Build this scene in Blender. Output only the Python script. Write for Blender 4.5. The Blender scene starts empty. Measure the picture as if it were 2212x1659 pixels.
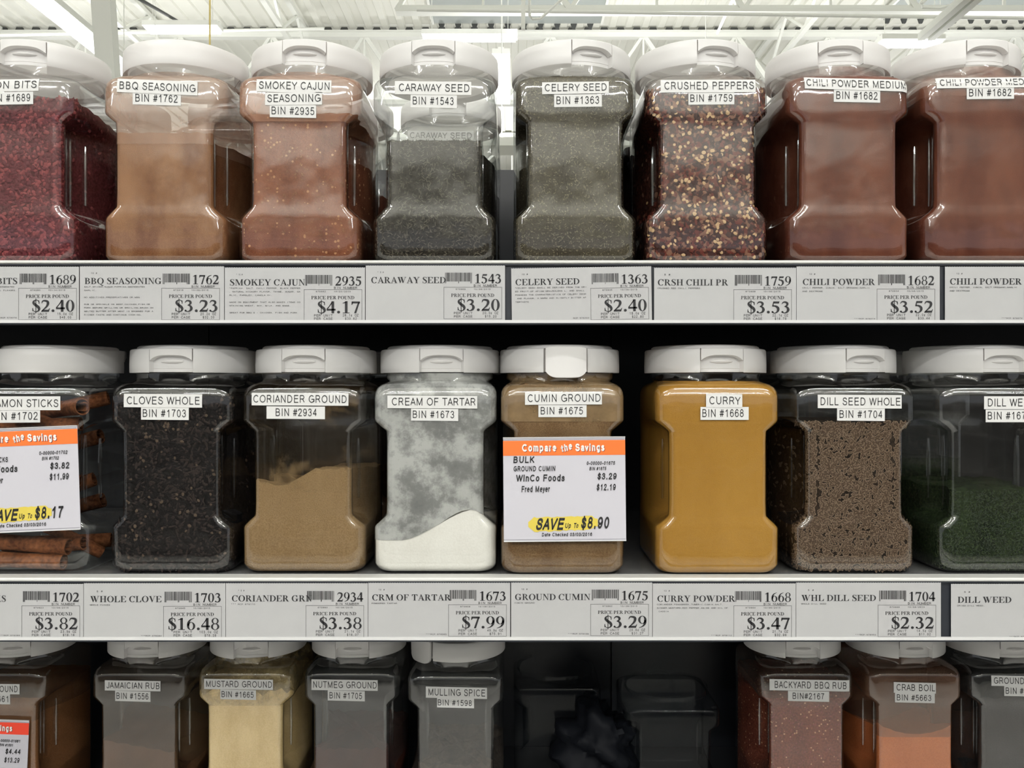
import bpy, math, random, os
import numpy as np
from mathutils import Vector

# ------------------------------------------------------------------ camera, world, light, exposure
SC = bpy.context.scene
COL = SC.collection
F = 1850.0            # focal length in pixels of the 2212 px wide frame
CZ = 1.5              # camera height
cam_d = bpy.data.cameras.new('camera')
cam_d.sensor_width = 36.0
cam_d.lens = 36.0 * F / 2212.0
cam_d.clip_start = 0.02
cam_d.clip_end = 200
cam = bpy.data.objects.new('camera', cam_d)
cam.location = (0, 0, CZ)
cam.rotation_euler = (math.pi / 2, 0, 0)
COL.objects.link(cam)
SC.camera = cam
SC.view_settings.view_transform = 'Standard'
SC.view_settings.look = 'None'
SC.view_settings.gamma = 1.0
SC.view_settings.exposure = -0.38
SC.view_settings.use_curve_mapping = False
try:
    SC.cycles.transparent_max_bounces = 32
    SC.cycles.max_bounces = 8
    SC.cycles.glossy_bounces = 4
    SC.cycles.caustics_reflective = False
    SC.cycles.caustics_refractive = False
    SC.cycles.sample_clamp_indirect = 6.0
except Exception:
    pass

world = bpy.data.worlds.new('store_air')
SC.world = world
world.use_nodes = True
bg = world.node_tree.nodes['Background']
bg.inputs[0].default_value = (0.93, 0.96, 1.0, 1)
bg.inputs[1].default_value = 0.56


def area(name, loc, sx, sy, power, rot=(0, 0, 0), color=(1, 0.992, 0.978)):
    l = bpy.data.lights.new(name, 'AREA')
    l.shape = 'RECTANGLE'
    l.size = sx
    l.size_y = sy
    l.energy = power
    l.color = color
    o = bpy.data.objects.new(name, l)
    o.location = loc
    o.rotation_euler = rot
    COL.objects.link(o)
    return o


CEIL = CZ + 4.40      # underside of the roof deck
LAMP_Z = CZ + 3.15
# rows of strip lamps above the aisles: (x, y, length along x, downward power)
LAMP_ROWS = [(-2.3, -1.2), (1.7, -1.2), (-4.6, -4.8), (-0.4, -4.8), (3.8, -4.8),
             (-6.0, -6.6), (-2.2, -6.6), (1.8, -6.6), (6.0, -6.6)]
for i_, (lx, ly) in enumerate(LAMP_ROWS):
    area('lamp_glow', (lx, ly, LAMP_Z - 0.035), 2.4, 0.14, 60 if ly > -3 else 125)
    area('deck_fill_light', (lx, ly, LAMP_Z + 0.075), 2.4, 0.14, 90, rot=(math.pi, 0, 0))
# uplights added to brighten the white roof deck, no such fixtures known
FILL_UPLIGHTS = [(-4, -10.5, 125), (0, -10.5, 125), (4, -10.5, 125), (-4, -14, 125), (0, -14, 125), (4, -14, 125), (-4.2, 3.6, 60), (0.4, 3.6, 60), (4.8, 3.6, 60),
            (-4.5, 8.4, 115), (0.9, 8.4, 115), (5.2, 8.4, 115), (-7, 14, 125), (-1, 14, 125), (6, 14, 125)]
for (lx, ly, pw_) in FILL_UPLIGHTS:
    area('deck_fill_light', (lx, ly, CZ + 2.35), 2.4, 0.3, pw_, rot=(math.pi, 0, 0))

rnd = random.Random(7)
nr = np.random.RandomState(11)
DA = 0.817            # distance of the shelf front edges
DF = 0.842            # distance of the front faces of the upper jars
DB = 1.09             # distance of the front faces of the jars on the low, set back shelf


def srgb(r, g, b, k=1.0):
    f = lambda c: ((c / 255.0) / 12.92 if c / 255.0 <= 0.04045 else ((c / 255.0 + 0.055) / 1.055) ** 2.4)
    return (f(r) * k, f(g) * k, f(b) * k, 1)


def PX(px, D):
    return (px - 1106.0) / F * D


def PZ(py, D):
    return CZ + (829.5 - py) / F * D


# ------------------------------------------------------------------ materials
def new_mat(name):
    m = bpy.data.materials.new(name)
    m.use_nodes = True
    nt = m.node_tree
    nt.nodes.clear()
    out = nt.nodes.new('ShaderNodeOutputMaterial')
    return m, nt, out


def N(nt, kind, **kw):
    n = nt.nodes.new(kind)
    for k, v in kw.items():
        setattr(n, k, v)
    return n


def plain(name, col, rough=0.5, metal=0.0, bump=0.0, bscale=200.0, var=0.0, emis=None, spec=None):
    m, nt, out = new_mat(name)
    p = N(nt, 'ShaderNodeBsdfPrincipled')
    nt.links.new(p.outputs[0], out.inputs[0])
    p.inputs['Base Color'].default_value = col
    p.inputs['Roughness'].default_value = rough
    p.inputs['Metallic'].default_value = metal
    if spec is not None:
        p.inputs['Specular IOR Level'].default_value = spec
    if emis:
        p.inputs['Emission Color'].default_value = col
        p.inputs['Emission Strength'].default_value = emis
    if bump or var:
        tc = N(nt, 'ShaderNodeTexCoord')
        no = N(nt, 'ShaderNodeTexNoise')
        no.inputs['Scale'].default_value = bscale
        no.inputs['Detail'].default_value = 4
        nt.links.new(tc.outputs['Object'], no.inputs['Vector'])
        if bump:
            b = N(nt, 'ShaderNodeBump')
            b.inputs['Strength'].default_value = bump
            b.inputs['Distance'].default_value = 0.002
            nt.links.new(no.outputs[0], b.inputs['Height'])
            nt.links.new(b.outputs[0], p.inputs['Normal'])
        if var:
            r = N(nt, 'ShaderNodeValToRGB')
            r.color_ramp.elements[0].position = 0.3
            r.color_ramp.elements[1].position = 0.7
            r.color_ramp.elements[0].color = tuple(c * (1 - var) for c in col[:3]) + (1,)
            r.color_ramp.elements[1].color = tuple(min(1, c * (1 + var)) for c in col[:3]) + (1,)
            nt.links.new(no.outputs[0], r.inputs[0])
            nt.links.new(r.outputs[0], p.inputs['Base Color'])
    return m


def powder_mat(name, dark, light, fine=900.0, patch=14.0, grain=0.5, rough=0.95, bump=0.5, speck=None, speck_amt=0.1, speck_scale=260.0):
    """two colours mixed by a coarse settled pattern and a fine grain, optional specks"""
    m, nt, out = new_mat(name)
    p = N(nt, 'ShaderNodeBsdfPrincipled')
    nt.links.new(p.outputs[0], out.inputs[0])
    p.inputs['Roughness'].default_value = rough
    p.inputs['Specular IOR Level'].default_value = 0.1
    tc = N(nt, 'ShaderNodeTexCoord')
    n1 = N(nt, 'ShaderNodeTexNoise')
    n1.inputs['Scale'].default_value = patch
    n1.inputs['Detail'].default_value = 5
    n1.inputs['Roughness'].default_value = 0.6
    n2 = N(nt, 'ShaderNodeTexNoise')
    n2.inputs['Scale'].default_value = fine
    n2.inputs['Detail'].default_value = 3
    mp_ = N(nt, 'ShaderNodeMapping')
    mp_.inputs['Scale'].default_value = (1.3, 1.0, 0.55)
    nt.links.new(tc.outputs['Object'], mp_.inputs['Vector'])
    nt.links.new(mp_.outputs[0], n1.inputs['Vector'])
    nt.links.new(tc.outputs['Object'], n2.inputs['Vector'])
    mx = N(nt, 'ShaderNodeMix', data_type='FLOAT')
    mx.inputs[0].default_value = grain
    nt.links.new(n1.outputs[0], mx.inputs[2])
    nt.links.new(n2.outputs[0], mx.inputs[3])
    r = N(nt, 'ShaderNodeValToRGB')
    r.color_ramp.elements[0].position = 0.38
    r.color_ramp.elements[1].position = 0.62
    r.color_ramp.elements[0].color = dark
    r.color_ramp.elements[1].color = light
    nt.links.new(mx.outputs[0], r.inputs[0])
    colout = r.outputs[0]
    if speck:
        v = N(nt, 'ShaderNodeTexVoronoi')
        v.inputs['Scale'].default_value = speck_scale
        v.inputs['Randomness'].default_value = 1.0
        nt.links.new(tc.outputs['Object'], v.inputs['Vector'])
        sep = N(nt, 'ShaderNodeSeparateColor')
        nt.links.new(v.outputs['Color'], sep.inputs[0])
        lt = N(nt, 'ShaderNodeMath', operation='LESS_THAN')
        lt.inputs[1].default_value = speck_amt
        nt.links.new(sep.outputs[0], lt.inputs[0])
        lt2 = N(nt, 'ShaderNodeMath', operation='LESS_THAN')
        lt2.inputs[1].default_value = 0.42
        nt.links.new(v.outputs['Distance'], lt2.inputs[0])
        mu = N(nt, 'ShaderNodeMath', operation='MULTIPLY')
        nt.links.new(lt.outputs[0], mu.inputs[0])
        nt.links.new(lt2.outputs[0], mu.inputs[1])
        mc = N(nt, 'ShaderNodeMix', data_type='RGBA')
        nt.links.new(mu.outputs[0], mc.inputs[0])
        nt.links.new(colout, mc.inputs[6])
        mc.inputs[7].default_value = speck
        colout = mc.outputs[2]
    nt.links.new(colout, p.inputs['Base Color'])
    b = N(nt, 'ShaderNodeBump')
    b.inputs['Strength'].default_value = bump
    b.inputs['Distance'].default_value = 0.001
    nt.links.new(n2.outputs[0], b.inputs['Height'])
    nt.links.new(b.outputs[0], p.inputs['Normal'])
    return m


def pet_mat(name='clear_plastic', f0=0.10, tint=(0.965, 0.975, 0.97, 1), rough=0.07):
    """thin clear plastic wall: transmits straight through, mirrors by Schlick's law"""
    m, nt, out = new_mat(name)
    geo = N(nt, 'ShaderNodeNewGeometry')
    dot = N(nt, 'ShaderNodeVectorMath', operation='DOT_PRODUCT')
    nt.links.new(geo.outputs['Incoming'], dot.inputs[0])
    nt.links.new(geo.outputs['Normal'], dot.inputs[1])
    ab = N(nt, 'ShaderNodeMath', operation='ABSOLUTE')
    nt.links.new(dot.outputs['Value'], ab.inputs[0])
    om = N(nt, 'ShaderNodeMath', operation='SUBTRACT')
    om.inputs[0].default_value = 1.0
    nt.links.new(ab.outputs[0], om.inputs[1])
    pw = N(nt, 'ShaderNodeMath', operation='POWER')
    pw.inputs[1].default_value = 5.0
    nt.links.new(om.outputs[0], pw.inputs[0])
    ma = N(nt, 'ShaderNodeMath', operation='MULTIPLY_ADD')
    ma.inputs[1].default_value = 0.8
    ma.inputs[2].default_value = f0
    nt.links.new(pw.outputs[0], ma.inputs[0])
    pw2 = N(nt, 'ShaderNodeMath', operation='POWER')
    pw2.inputs[1].default_value = 4.0
    nt.links.new(om.outputs[0], pw2.inputs[0])
    tcx = N(nt, 'ShaderNodeMix', data_type='RGBA')
    nt.links.new(pw2.outputs[0], tcx.inputs[0])
    tcx.inputs[6].default_value = tint
    tcx.inputs[7].default_value = (0.45, 0.47, 0.47, 1)
    tr = N(nt, 'ShaderNodeBsdfTransparent')
    nt.links.new(tcx.outputs[2], tr.inputs[0])
    gl = N(nt, 'ShaderNodeBsdfGlossy')
    gl.inputs['Roughness'].default_value = rough
    gl.inputs['Color'].default_value = (1, 1, 1, 1)
    tc = N(nt, 'ShaderNodeTexCoord')
    no = N(nt, 'ShaderNodeTexNoise')
    no.inputs['Scale'].default_value = 20.0
    no.inputs['Detail'].default_value = 2.0
    nt.links.new(tc.outputs['Object'], no.inputs['Vector'])
    b = N(nt, 'ShaderNodeBump')
    b.inputs['Strength'].default_value = 0.16
    b.inputs['Distance'].default_value = 0.005
    nt.links.new(no.outputs[0], b.inputs['Height'])
    nt.links.new(b.outputs[0], gl.inputs['Normal'])
    mx = N(nt, 'ShaderNodeMixShader')
    nt.links.new(ma.outputs[0], mx.inputs[0])
    nt.links.new(tr.outputs[0], mx.inputs[1])
    nt.links.new(gl.outputs[0], mx.inputs[2])
    nt.links.new(mx.outputs[0], out.inputs[0])
    return m


def film_mat(name, col, lo, hi, amount, scale=16.0, base=0.0, col2=None):
    """dust clinging to the inside of a jar: opaque patches, clear between"""
    m, nt, out = new_mat(name)
    d = N(nt, 'ShaderNodeBsdfDiffuse')
    d.inputs[0].default_value = col
    t = N(nt, 'ShaderNodeBsdfTransparent')
    tc = N(nt, 'ShaderNodeTexCoord')
    no = N(nt, 'ShaderNodeTexNoise')
    no.inputs['Scale'].default_value = scale
    no.inputs['Detail'].default_value = 9
    no.inputs['Roughness'].default_value = 0.68
    nt.links.new(tc.outputs['Object'], no.inputs['Vector'])
    if col2:
        cr = N(nt, 'ShaderNodeValToRGB')
        cr.color_ramp.elements[0].position = .44
        cr.color_ramp.elements[1].position = .56
        cr.color_ramp.elements[0].color = col
        cr.color_ramp.elements[1].color = col2
        n2 = N(nt, 'ShaderNodeTexNoise')
        n2.inputs['Scale'].default_value = 34
        n2.inputs['Detail'].default_value = 8
        n2.inputs['Roughness'].default_value = .7
        nt.links.new(tc.outputs['Object'], n2.inputs['Vector'])
        nt.links.new(n2.outputs[0], cr.inputs[0])
        nt.links.new(cr.outputs[0], d.inputs[0])
    r = N(nt, 'ShaderNodeMapRange')
    r.inputs['From Min'].default_value = lo
    r.inputs['From Max'].default_value = hi
    r.inputs['To Min'].default_value = base
    r.inputs['To Max'].default_value = amount
    nt.links.new(no.outputs[0], r.inputs[0])
    mx = N(nt, 'ShaderNodeMixShader')
    nt.links.new(r.outputs[0], mx.inputs[0])
    nt.links.new(t.outputs[0], mx.inputs[1])
    nt.links.new(d.outputs[0], mx.inputs[2])
    nt.links.new(mx.outputs[0], out.inputs[0])
    return m


M = {}
M['pet'] = pet_mat()
M['petfaint'] = pet_mat('faint_clear_plastic', f0=0.014, tint=(.9, .92, .93, 1))
M['lid'] = plain('white_lid_plastic', (0.87, 0.86, 0.85, 1), 0.33, bump=0.04, bscale=120)
_nt = M['lid'].node_tree
_tl = N(_nt, 'ShaderNodeBsdfTranslucent')
_tl.inputs[0].default_value = (0.92, 0.89, 0.87, 1)
_mx = N(_nt, 'ShaderNodeMixShader')
_mx.inputs[0].default_value = 0.26
_p = [n for n in _nt.nodes if n.type == 'BSDF_PRINCIPLED'][0]
_o = [n for n in _nt.nodes if n.type == 'OUTPUT_MATERIAL'][0]
_nt.links.new(_p.outputs[0], _mx.inputs[1])
_nt.links.new(_tl.outputs[0], _mx.inputs[2])
_nt.links.new(_mx.outputs[0], _o.inputs[0])
M['paper'] = plain('label_paper', (0.64, 0.64, 0.63, 1), 0.55, bump=0.03, bscale=60)
M['tagpaper'] = plain('price_tag_paper', (0.405, 0.405, 0.41, 1), 0.5, bump=0.03, bscale=40, var=0.02)
M['ink'] = plain('black_ink', (0.012, 0.012, 0.014, 1), 0.6)
M['greyink'] = plain('faint_grey_ink', (0.10, 0.10, 0.10, 1), 0.7)
M['orange'] = plain('orange_print', srgb(244, 112, 44), 0.5)
M['red'] = plain('red_orange_print', srgb(236, 66, 40), 0.5)
M['yellow'] = plain('yellow_highlighter', srgb(206, 186, 74), 0.6)
M['whiteprint'] = plain('white_print', (0.82, 0.78, 0.76, 1), 0.5)
M['shadowprint'] = plain('maroon_print', (0.16, 0.03, 0.02, 1), 0.6)
M['cardpaper'] = plain('card_paper', (0.52, 0.51, 0.56, 1), 0.45)
M['rail'] = plain('dark_rail_plastic', (0.014, 0.017, 0.024, 1), 0.5, bump=0.02, bscale=80)
M['railedge'] = plain('pale_clear_lip', (0.62, 0.62, 0.62, 1), 0.25)  # opaque pale grey, on the rail lip its highlight in the colour
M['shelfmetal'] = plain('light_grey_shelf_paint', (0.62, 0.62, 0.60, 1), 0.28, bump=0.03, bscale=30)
M['shelfshade'] = plain('satin_shaded_shelf_top', (0.13, 0.13, 0.13, 1), 0.22, bump=0.05, bscale=12)  # jar shadows on the light shelf top, put into a darker colour
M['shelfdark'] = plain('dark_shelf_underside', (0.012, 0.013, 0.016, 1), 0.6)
M['backpanel'] = plain('dark_back_panel', (0.008, 0.009, 0.012, 1), 0.34, bump=0.05, bscale=8)
M['deck'] = plain('white_roof_deck', (0.83, 0.83, 0.76, 1), 0.6)
M['steel'] = plain('white_painted_steel', (0.84, 0.85, 0.80, 1), 0.5)
M['dark_gap'] = plain('dark_flute_gap', (0.075, 0.078, 0.075, 1), 0.9)
M['skylight'] = plain('grey_skylight_panel', (0.36, 0.39, 0.375, 1), 0.5)
M['cable'] = plain('yellow_cable', (0.86, 0.70, 0.26, 1), 0.5)
M['tube'] = plain('lit_tube', (1.0, 0.99, 0.96, 1), 0.5, emis=6.0)
M['floor'] = plain('pale_floor_tile', (0.54, 0.53, 0.51, 1), 0.3, bump=0.02, bscale=3, var=0.06)
M['gond'] = plain('grey_gondola', (0.20, 0.19, 0.185, 1), 0.6, var=0.5, bscale=5)
M['bag'] = plain('black_plastic_bag', (0.006, 0.007, 0.010, 1), 0.6, spec=.15)


# ------------------------------------------------------------------ geometry helpers
class G:
    """collects verts / faces / material indices for one mesh"""
    def __init__(s):
        s.v = []
        s.f = []
        s.m = []
        s.n = 0

    def add(s, V, Fc, mi=0):
        V = np.asarray(V, dtype=float).reshape(-1, 3)
        s.v.append(V)
        o = s.n
        for f in Fc:
            s.f.append(tuple(int(i) + o for i in f))
        s.m.extend([mi] * len(Fc))
        s.n += len(V)

    def box(s, x0, x1, y0, y1, z0, z1, mi=0):
        V = [(x0, y0, z0), (x1, y0, z0), (x1, y1, z0), (x0, y1, z0), (x0, y0, z1), (x1, y0, z1), (x1, y1, z1), (x0, y1, z1)]
        s.add(V, [(0, 3, 2, 1), (4, 5, 6, 7), (0, 1, 5, 4), (1, 2, 6, 5), (2, 3, 7, 6), (3, 0, 4, 7)], mi)

    def bar(s, a, b, w, h=None, mi=0):
        """square bar between two points"""
        h = h or w
        a = Vector(a)
        b = Vector(b)
        d = (b - a).normalized()
        up = Vector((0, 0, 1)) if abs(d.z) < 0.9 else Vector((1, 0, 0))
        sx = d.cross(up).normalized() * (w / 2)
        sz = sx.cross(d).normalized() * (h / 2)
        V = []
        for p in (a, b):
            for i, j in ((-1, -1), (1, -1), (1, 1), (-1, 1)):
                V.append(tuple(p + sx * i + sz * j))
        s.add(V, [(0, 1, 2, 3), (7, 6, 5, 4), (0, 4, 5, 1), (1, 5, 6, 2), (2, 6, 7, 3), (3, 7, 4, 0)], mi)

    def tube(s, pts, r, n=8, mi=0, caps=True):
        pts = [Vector(p) for p in pts]
        rs = r if isinstance(r, (list, tuple)) else [r] * len(pts)
        V = []
        for i, p in enumerate(pts):
            d = (pts[min(i + 1, len(pts) - 1)] - pts[max(i - 1, 0)]).normalized()
            up = Vector((0, 0, 1)) if abs(d.z) < 0.9 else Vector((0, 1, 0))
            a = d.cross(up).normalized()
            b = a.cross(d).normalized()
            for k in range(n):
                t = 2 * math.pi * k / n
                V.append(tuple(p + (a * math.cos(t) + b * math.sin(t)) * rs[i]))
        Fc = []
        for i in range(len(pts) - 1):
            for k in range(n):
                Fc.append((i * n + k, i * n + (k + 1) % n, (i + 1) * n + (k + 1) % n, (i + 1) * n + k))
        if caps:
            Fc.append(tuple(range(n - 1, -1, -1)))
            Fc.append(tuple((len(pts) - 1) * n + k for k in range(n)))
        s.add(V, Fc, mi)

    def mesh(s, name, mats, smooth=None):
        me = bpy.data.meshes.new(name)
        V = np.concatenate(s.v) if s.v else np.zeros((0, 3))
        me.from_pydata(V.tolist(), [], s.f)
        for m in (mats if isinstance(mats, (list, tuple)) else [mats]):
            me.materials.append(m)
        if any(s.m):
            me.polygons.foreach_set('material_index', s.m)
        if smooth is not None:
            me.polygons.foreach_set('use_smooth', [True] * len(me.polygons))
            if smooth < 180:
                me.set_sharp_from_angle(angle=math.radians(smooth))
        me.update()
        return me


def link(name, me, parent=None, loc=None, rot=None):
    o = bpy.data.objects.new(name, me)
    COL.objects.link(o)
    if parent is not None:
        o.parent = parent
    if loc is not None:
        o.location = loc
    if rot is not None:
        o.rotation_euler = rot
    return o


def tag(o, label, cat, group=None, kind=None):
    o['label'] = label
    o['category'] = cat
    if group:
        o['group'] = group
    if kind:
        o['kind'] = kind
    return o


def structure(o, label=None):
    o['kind'] = 'structure'
    if label:
        o['label'] = label
        o['category'] = 'building'
    return o


# ------------------------------------------------------------------ lettering
TG = {}
# skeleton letters (cap height 1): box width, side gap, strokes. 'l' polyline, 's' smooth curve, 'e' ellipse arc
SK = {
    'A': (.76, .0, [('l', (0, 0), (.38, 1), (.76, 0)), ('l', (.13, .33), (.63, .33))]),
    'B': (.62, .16, [('l', (0, 0), (0, 1), (.34, 1)), ('e', .34, .765, .23, .235, 90, -90), ('l', (0, .53), (.36, .53)), ('e', .36, .265, .26, .265, 90, -90), ('l', (.36, 0), (0, 0))]),
    'C': (.78, .1, [('e', .42, .5, .42, .5, 42, 318)]),
    'D': (.70, .16, [('l', (.3, 0), (0, 0), (0, 1), (.3, 1)), ('e', .3, .5, .40, .5, 90, -90)]),
    'E': (.60, .16, [('l', (.60, 1), (0, 1), (0, 0), (.62, 0)), ('l', (0, .53), (.56, .53))]),
    'F': (.55, .14, [('l', (.57, 1), (0, 1), (0, 0)), ('l', (0, .51), (.50, .51))]),
    'G': (.84, .1, [('e', .43, .5, .43, .5, 45, 345), ('l', (.46, .46), (.84, .46), (.84, .12))]),
    'H': (.66, .17, [('l', (0, 0), (0, 1)), ('l', (.66, 0), (.66, 1)), ('l', (0, .53), (.66, .53))]),
    'I': (.0, .17, [('l', (0, 0), (0, 1))]),
    'J': (.46, .12, [('l', (.46, 1), (.46, .28)), ('e', .23, .26, .23, .26, 0, -175)]),
    'K': (.66, .12, [('l', (0, 0), (0, 1)), ('l', (.63, 1), (0, .38)), ('l', (.22, .58), (.66, 0))]),
    'L': (.52, .12, [('l', (0, 1), (0, 0), (.52, 0))]),
    'M': (.82, .17, [('l', (0, 0), (0, 1), (.41, .02), (.82, 1), (.82, 0))]),
    'N': (.66, .17, [('l', (0, 0), (0, 1), (.66, 0), (.66, 1))]),
    'O': (.88, .1, [('e', .44, .5, .44, .5, 0, 360)]),
    'P': (.62, .13, [('l', (0, 0), (0, 1), (.36, 1)), ('e', .36, .74, .26, .26, 90, -90), ('l', (.36, .48), (0, .48))]),
    'Q': (.88, .1, [('e', .44, .5, .44, .5, 0, 360), ('l', (.52, .24), (.88, -.06))]),
    'R': (.68, .13, [('l', (0, 0), (0, 1), (.38, 1)), ('e', .38, .745, .25, .255, 90, -90), ('l', (.38, .49), (0, .49)), ('s', (.36, .49), (.48, .38), (.68, 0))]),
    'S': (.66, .1, [('s', (.62, .74), (.55, .93), (.33, 1.0), (.12, .93), (.05, .75), (.15, .59), (.36, .52), (.58, .43), (.66, .26), (.57, .07), (.33, 0), (.09, .08), (0, .29))]),
    'T': (.72, .04, [('l', (0, 1), (.72, 1)), ('l', (.36, 1), (.36, 0))]),
    'U': (.66, .16, [('l', (0, 1), (0, .36)), ('e', .33, .35, .33, .35, 180, 360), ('l', (.66, .36), (.66, 1))]),
    'V': (.76, .0, [('l', (0, 1), (.38, 0), (.76, 1))]),
    'W': (1.14, .02, [('l', (0, 1), (.29, 0), (.57, 1), (.85, 0), (1.14, 1))]),
    'X': (.74, .02, [('l', (0, 0), (.74, 1)), ('l', (0, 1), (.74, 0))]),
    'Y': (.76, .0, [('l', (0, 1), (.38, .44), (.76, 1)), ('l', (.38, .44), (.38, 0))]),
    'Z': (.68, .06, [('l', (0, 1), (.66, 1), (0, 0), (.68, 0))]),
    '0': (.52, .11, [('e', .26, .5, .26, .5, 0, 360)]),
    '1': (.40, .19, [('l', (.02, .72), (.27, .98), (.27, 0))]),
    '2': (.53, .11, [('s', (.02, .71), (.07, .92), (.27, 1), (.46, .92), (.50, .73), (.42, .53), (.18, .27), (0, .0)), ('l', (0, 0), (.53, 0))]),
    '3': (.53, .11, [('s', (.03, .76), (.11, .95), (.27, 1), (.43, .94), (.48, .76), (.41, .58), (.22, .53)), ('s', (.22, .53), (.42, .49), (.52, .30), (.45, .09), (.26, 0), (.08, .06), (0, .24))]),
    '4': (.56, .09, [('l', (.42, 0), (.42, 1), (0, .29), (.56, .29))]),
    '5': (.53, .11, [('l', (.48, 1), (.10, 1), (.03, .49)), ('s', (.03, .49), (.14, .60), (.28, .63), (.46, .54), (.52, .33), (.45, .10), (.25, 0), (.07, .06), (0, .23))]),
    '6': (.53, .11, [('s', (.49, .78), (.43, .94), (.28, 1), (.10, .88), (.01, .60), (0, .38), (.08, .10), (.27, 0), (.46, .10), (.53, .32), (.45, .54), (.27, .62), (.10, .54), (.01, .36))]),
    '7': (.52, .11, [('l', (0, 1), (.52, 1)), ('s', (.52, 1), (.33, .70), (.22, .40), (.18, 0))]),
    '8': (.53, .11, [('e', .265, .76, .21, .24, 0, 360), ('e', .265, .27, .265, .27, 0, 360)]),
    '9': (.53, .11, [('s', (.04, .22), (.10, .06), (.25, 0), (.43, .12), (.52, .40), (.53, .62), (.45, .90), (.26, 1), (.07, .90), (0, .68), (.08, .46), (.26, .38), (.43, .46), (.52, .64))]),
    '#': (.60, .07, [('l', (.10, 0), (.26, 1)), ('l', (.36, 0), (.52, 1)), ('l', (0, .32), (.56, .32)), ('l', (.04, .68), (.62, .68))]),
    '$': (.53, .11, [('s', (.50, .74), (.43, .90), (.26, .96), (.10, .89), (.04, .74), (.12, .58), (.28, .51), (.46, .42), (.53, .26), (.45, .09), (.27, .03), (.08, .10), (0, .28)), ('l', (.265, -.12), (.265, 1.10))]),
    '.': (.0, .17, [('l', (0, -.03), (0, .07))]),
    ',': (.06, .14, [('l', (.06, .07), (.0, -.16))]),
    '-': (.30, .10, [('l', (0, .36), (.30, .36))]),
    '*': (.30, .06, [('l', (.15, .62), (.15, 1)), ('l', (0, .72), (.30, .90)), ('l', (0, .90), (.30, .72))]),
    '/': (.34, .04, [('l', (0, -.02), (.34, 1.02))]),
    '\u00a2': (.46, .11, [('e', .24, .36, .24, .36, 45, 315), ('l', (.14, -.12), (.34, .84))]),
    ' ': (.14, .12, []),
    'a': (.44, .11, [('s', (.02, .52), (.10, .67), (.25, .71), (.40, .64), (.44, .50)), ('l', (.44, .52), (.44, 0)), ('s', (.44, .40), (.22, .37), (.04, .29), (.02, .12), (.12, .0), (.28, .02), (.44, .18))]),
    'c': (.46, .09, [('e', .25, .36, .25, .36, 45, 315)]),
    'd': (.46, .13, [('e', .23, .36, .23, .36, 0, 360), ('l', (.46, 1), (.46, 0))]),
    'e': (.48, .09, [('l', (0, .38), (.48, .38)), ('e', .24, .36, .24, .36, 4, 315)]),
    'f': (.30, .05, [('s', (.32, .99), (.20, .98), (.13, .84), (.13, .0)), ('l', (0, .68), (.29, .68))]),
    'g': (.46, .12, [('e', .23, .36, .23, .36, 0, 360), ('l', (.46, .70), (.46, -.04)), ('s', (.46, -.04), (.38, -.24), (.22, -.28), (.04, -.18))]),
    'h': (.42, .13, [('l', (0, 0), (0, 1)), ('e', .21, .46, .21, .25, 180, 0), ('l', (.42, .46), (.42, 0))]),
    'i': (.0, .14, [('l', (0, 0), (0, .70)), ('l', (0, .88), (0, 1.0))]),
    'k': (.44, .09, [('l', (0, 0), (0, 1)), ('l', (.40, .70), (0, .28)), ('l', (.15, .42), (.44, 0))]),
    'l': (.0, .14, [('l', (0, 0), (0, 1))]),
    'm': (.72, .13, [('l', (0, 0), (0, .71)), ('e', .18, .50, .18, .21, 180, 0), ('l', (.36, .50), (.36, 0)), ('e', .54, .50, .18, .21, 180, 0), ('l', (.72, .50), (.72, 0))]),
    'n': (.42, .13, [('l', (0, 0), (0, .71)), ('e', .21, .48, .21, .23, 180, 0), ('l', (.42, .48), (.42, 0))]),
    'o': (.50, .09, [('e', .25, .36, .25, .36, 0, 360)]),
    'p': (.46, .12, [('l', (0, .71), (0, -.28)), ('e', .23, .36, .23, .36, 0, 360)]),
    'r': (.26, .08, [('l', (0, 0), (0, .71)), ('s', (0, .44), (.08, .64), (.27, .69))]),
    's': (.42, .09, [('s', (.40, .54), (.33, .68), (.20, .71), (.06, .64), (.05, .50), (.16, .40), (.32, .34), (.42, .20), (.34, .04), (.19, 0), (.05, .05), (0, .18))]),
    't': (.28, .06, [('l', (.13, .92), (.13, .14), (.28, .02)), ('l', (0, .70), (.27, .70))]),
    'v': (.46, .03, [('l', (0, .71), (.23, 0), (.46, .71))]),
    'y': (.46, .03, [('l', (0, .71), (.24, .04)), ('s', (.46, .71), (.24, .04), (.14, -.20), (.02, -.26))]),
}


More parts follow.
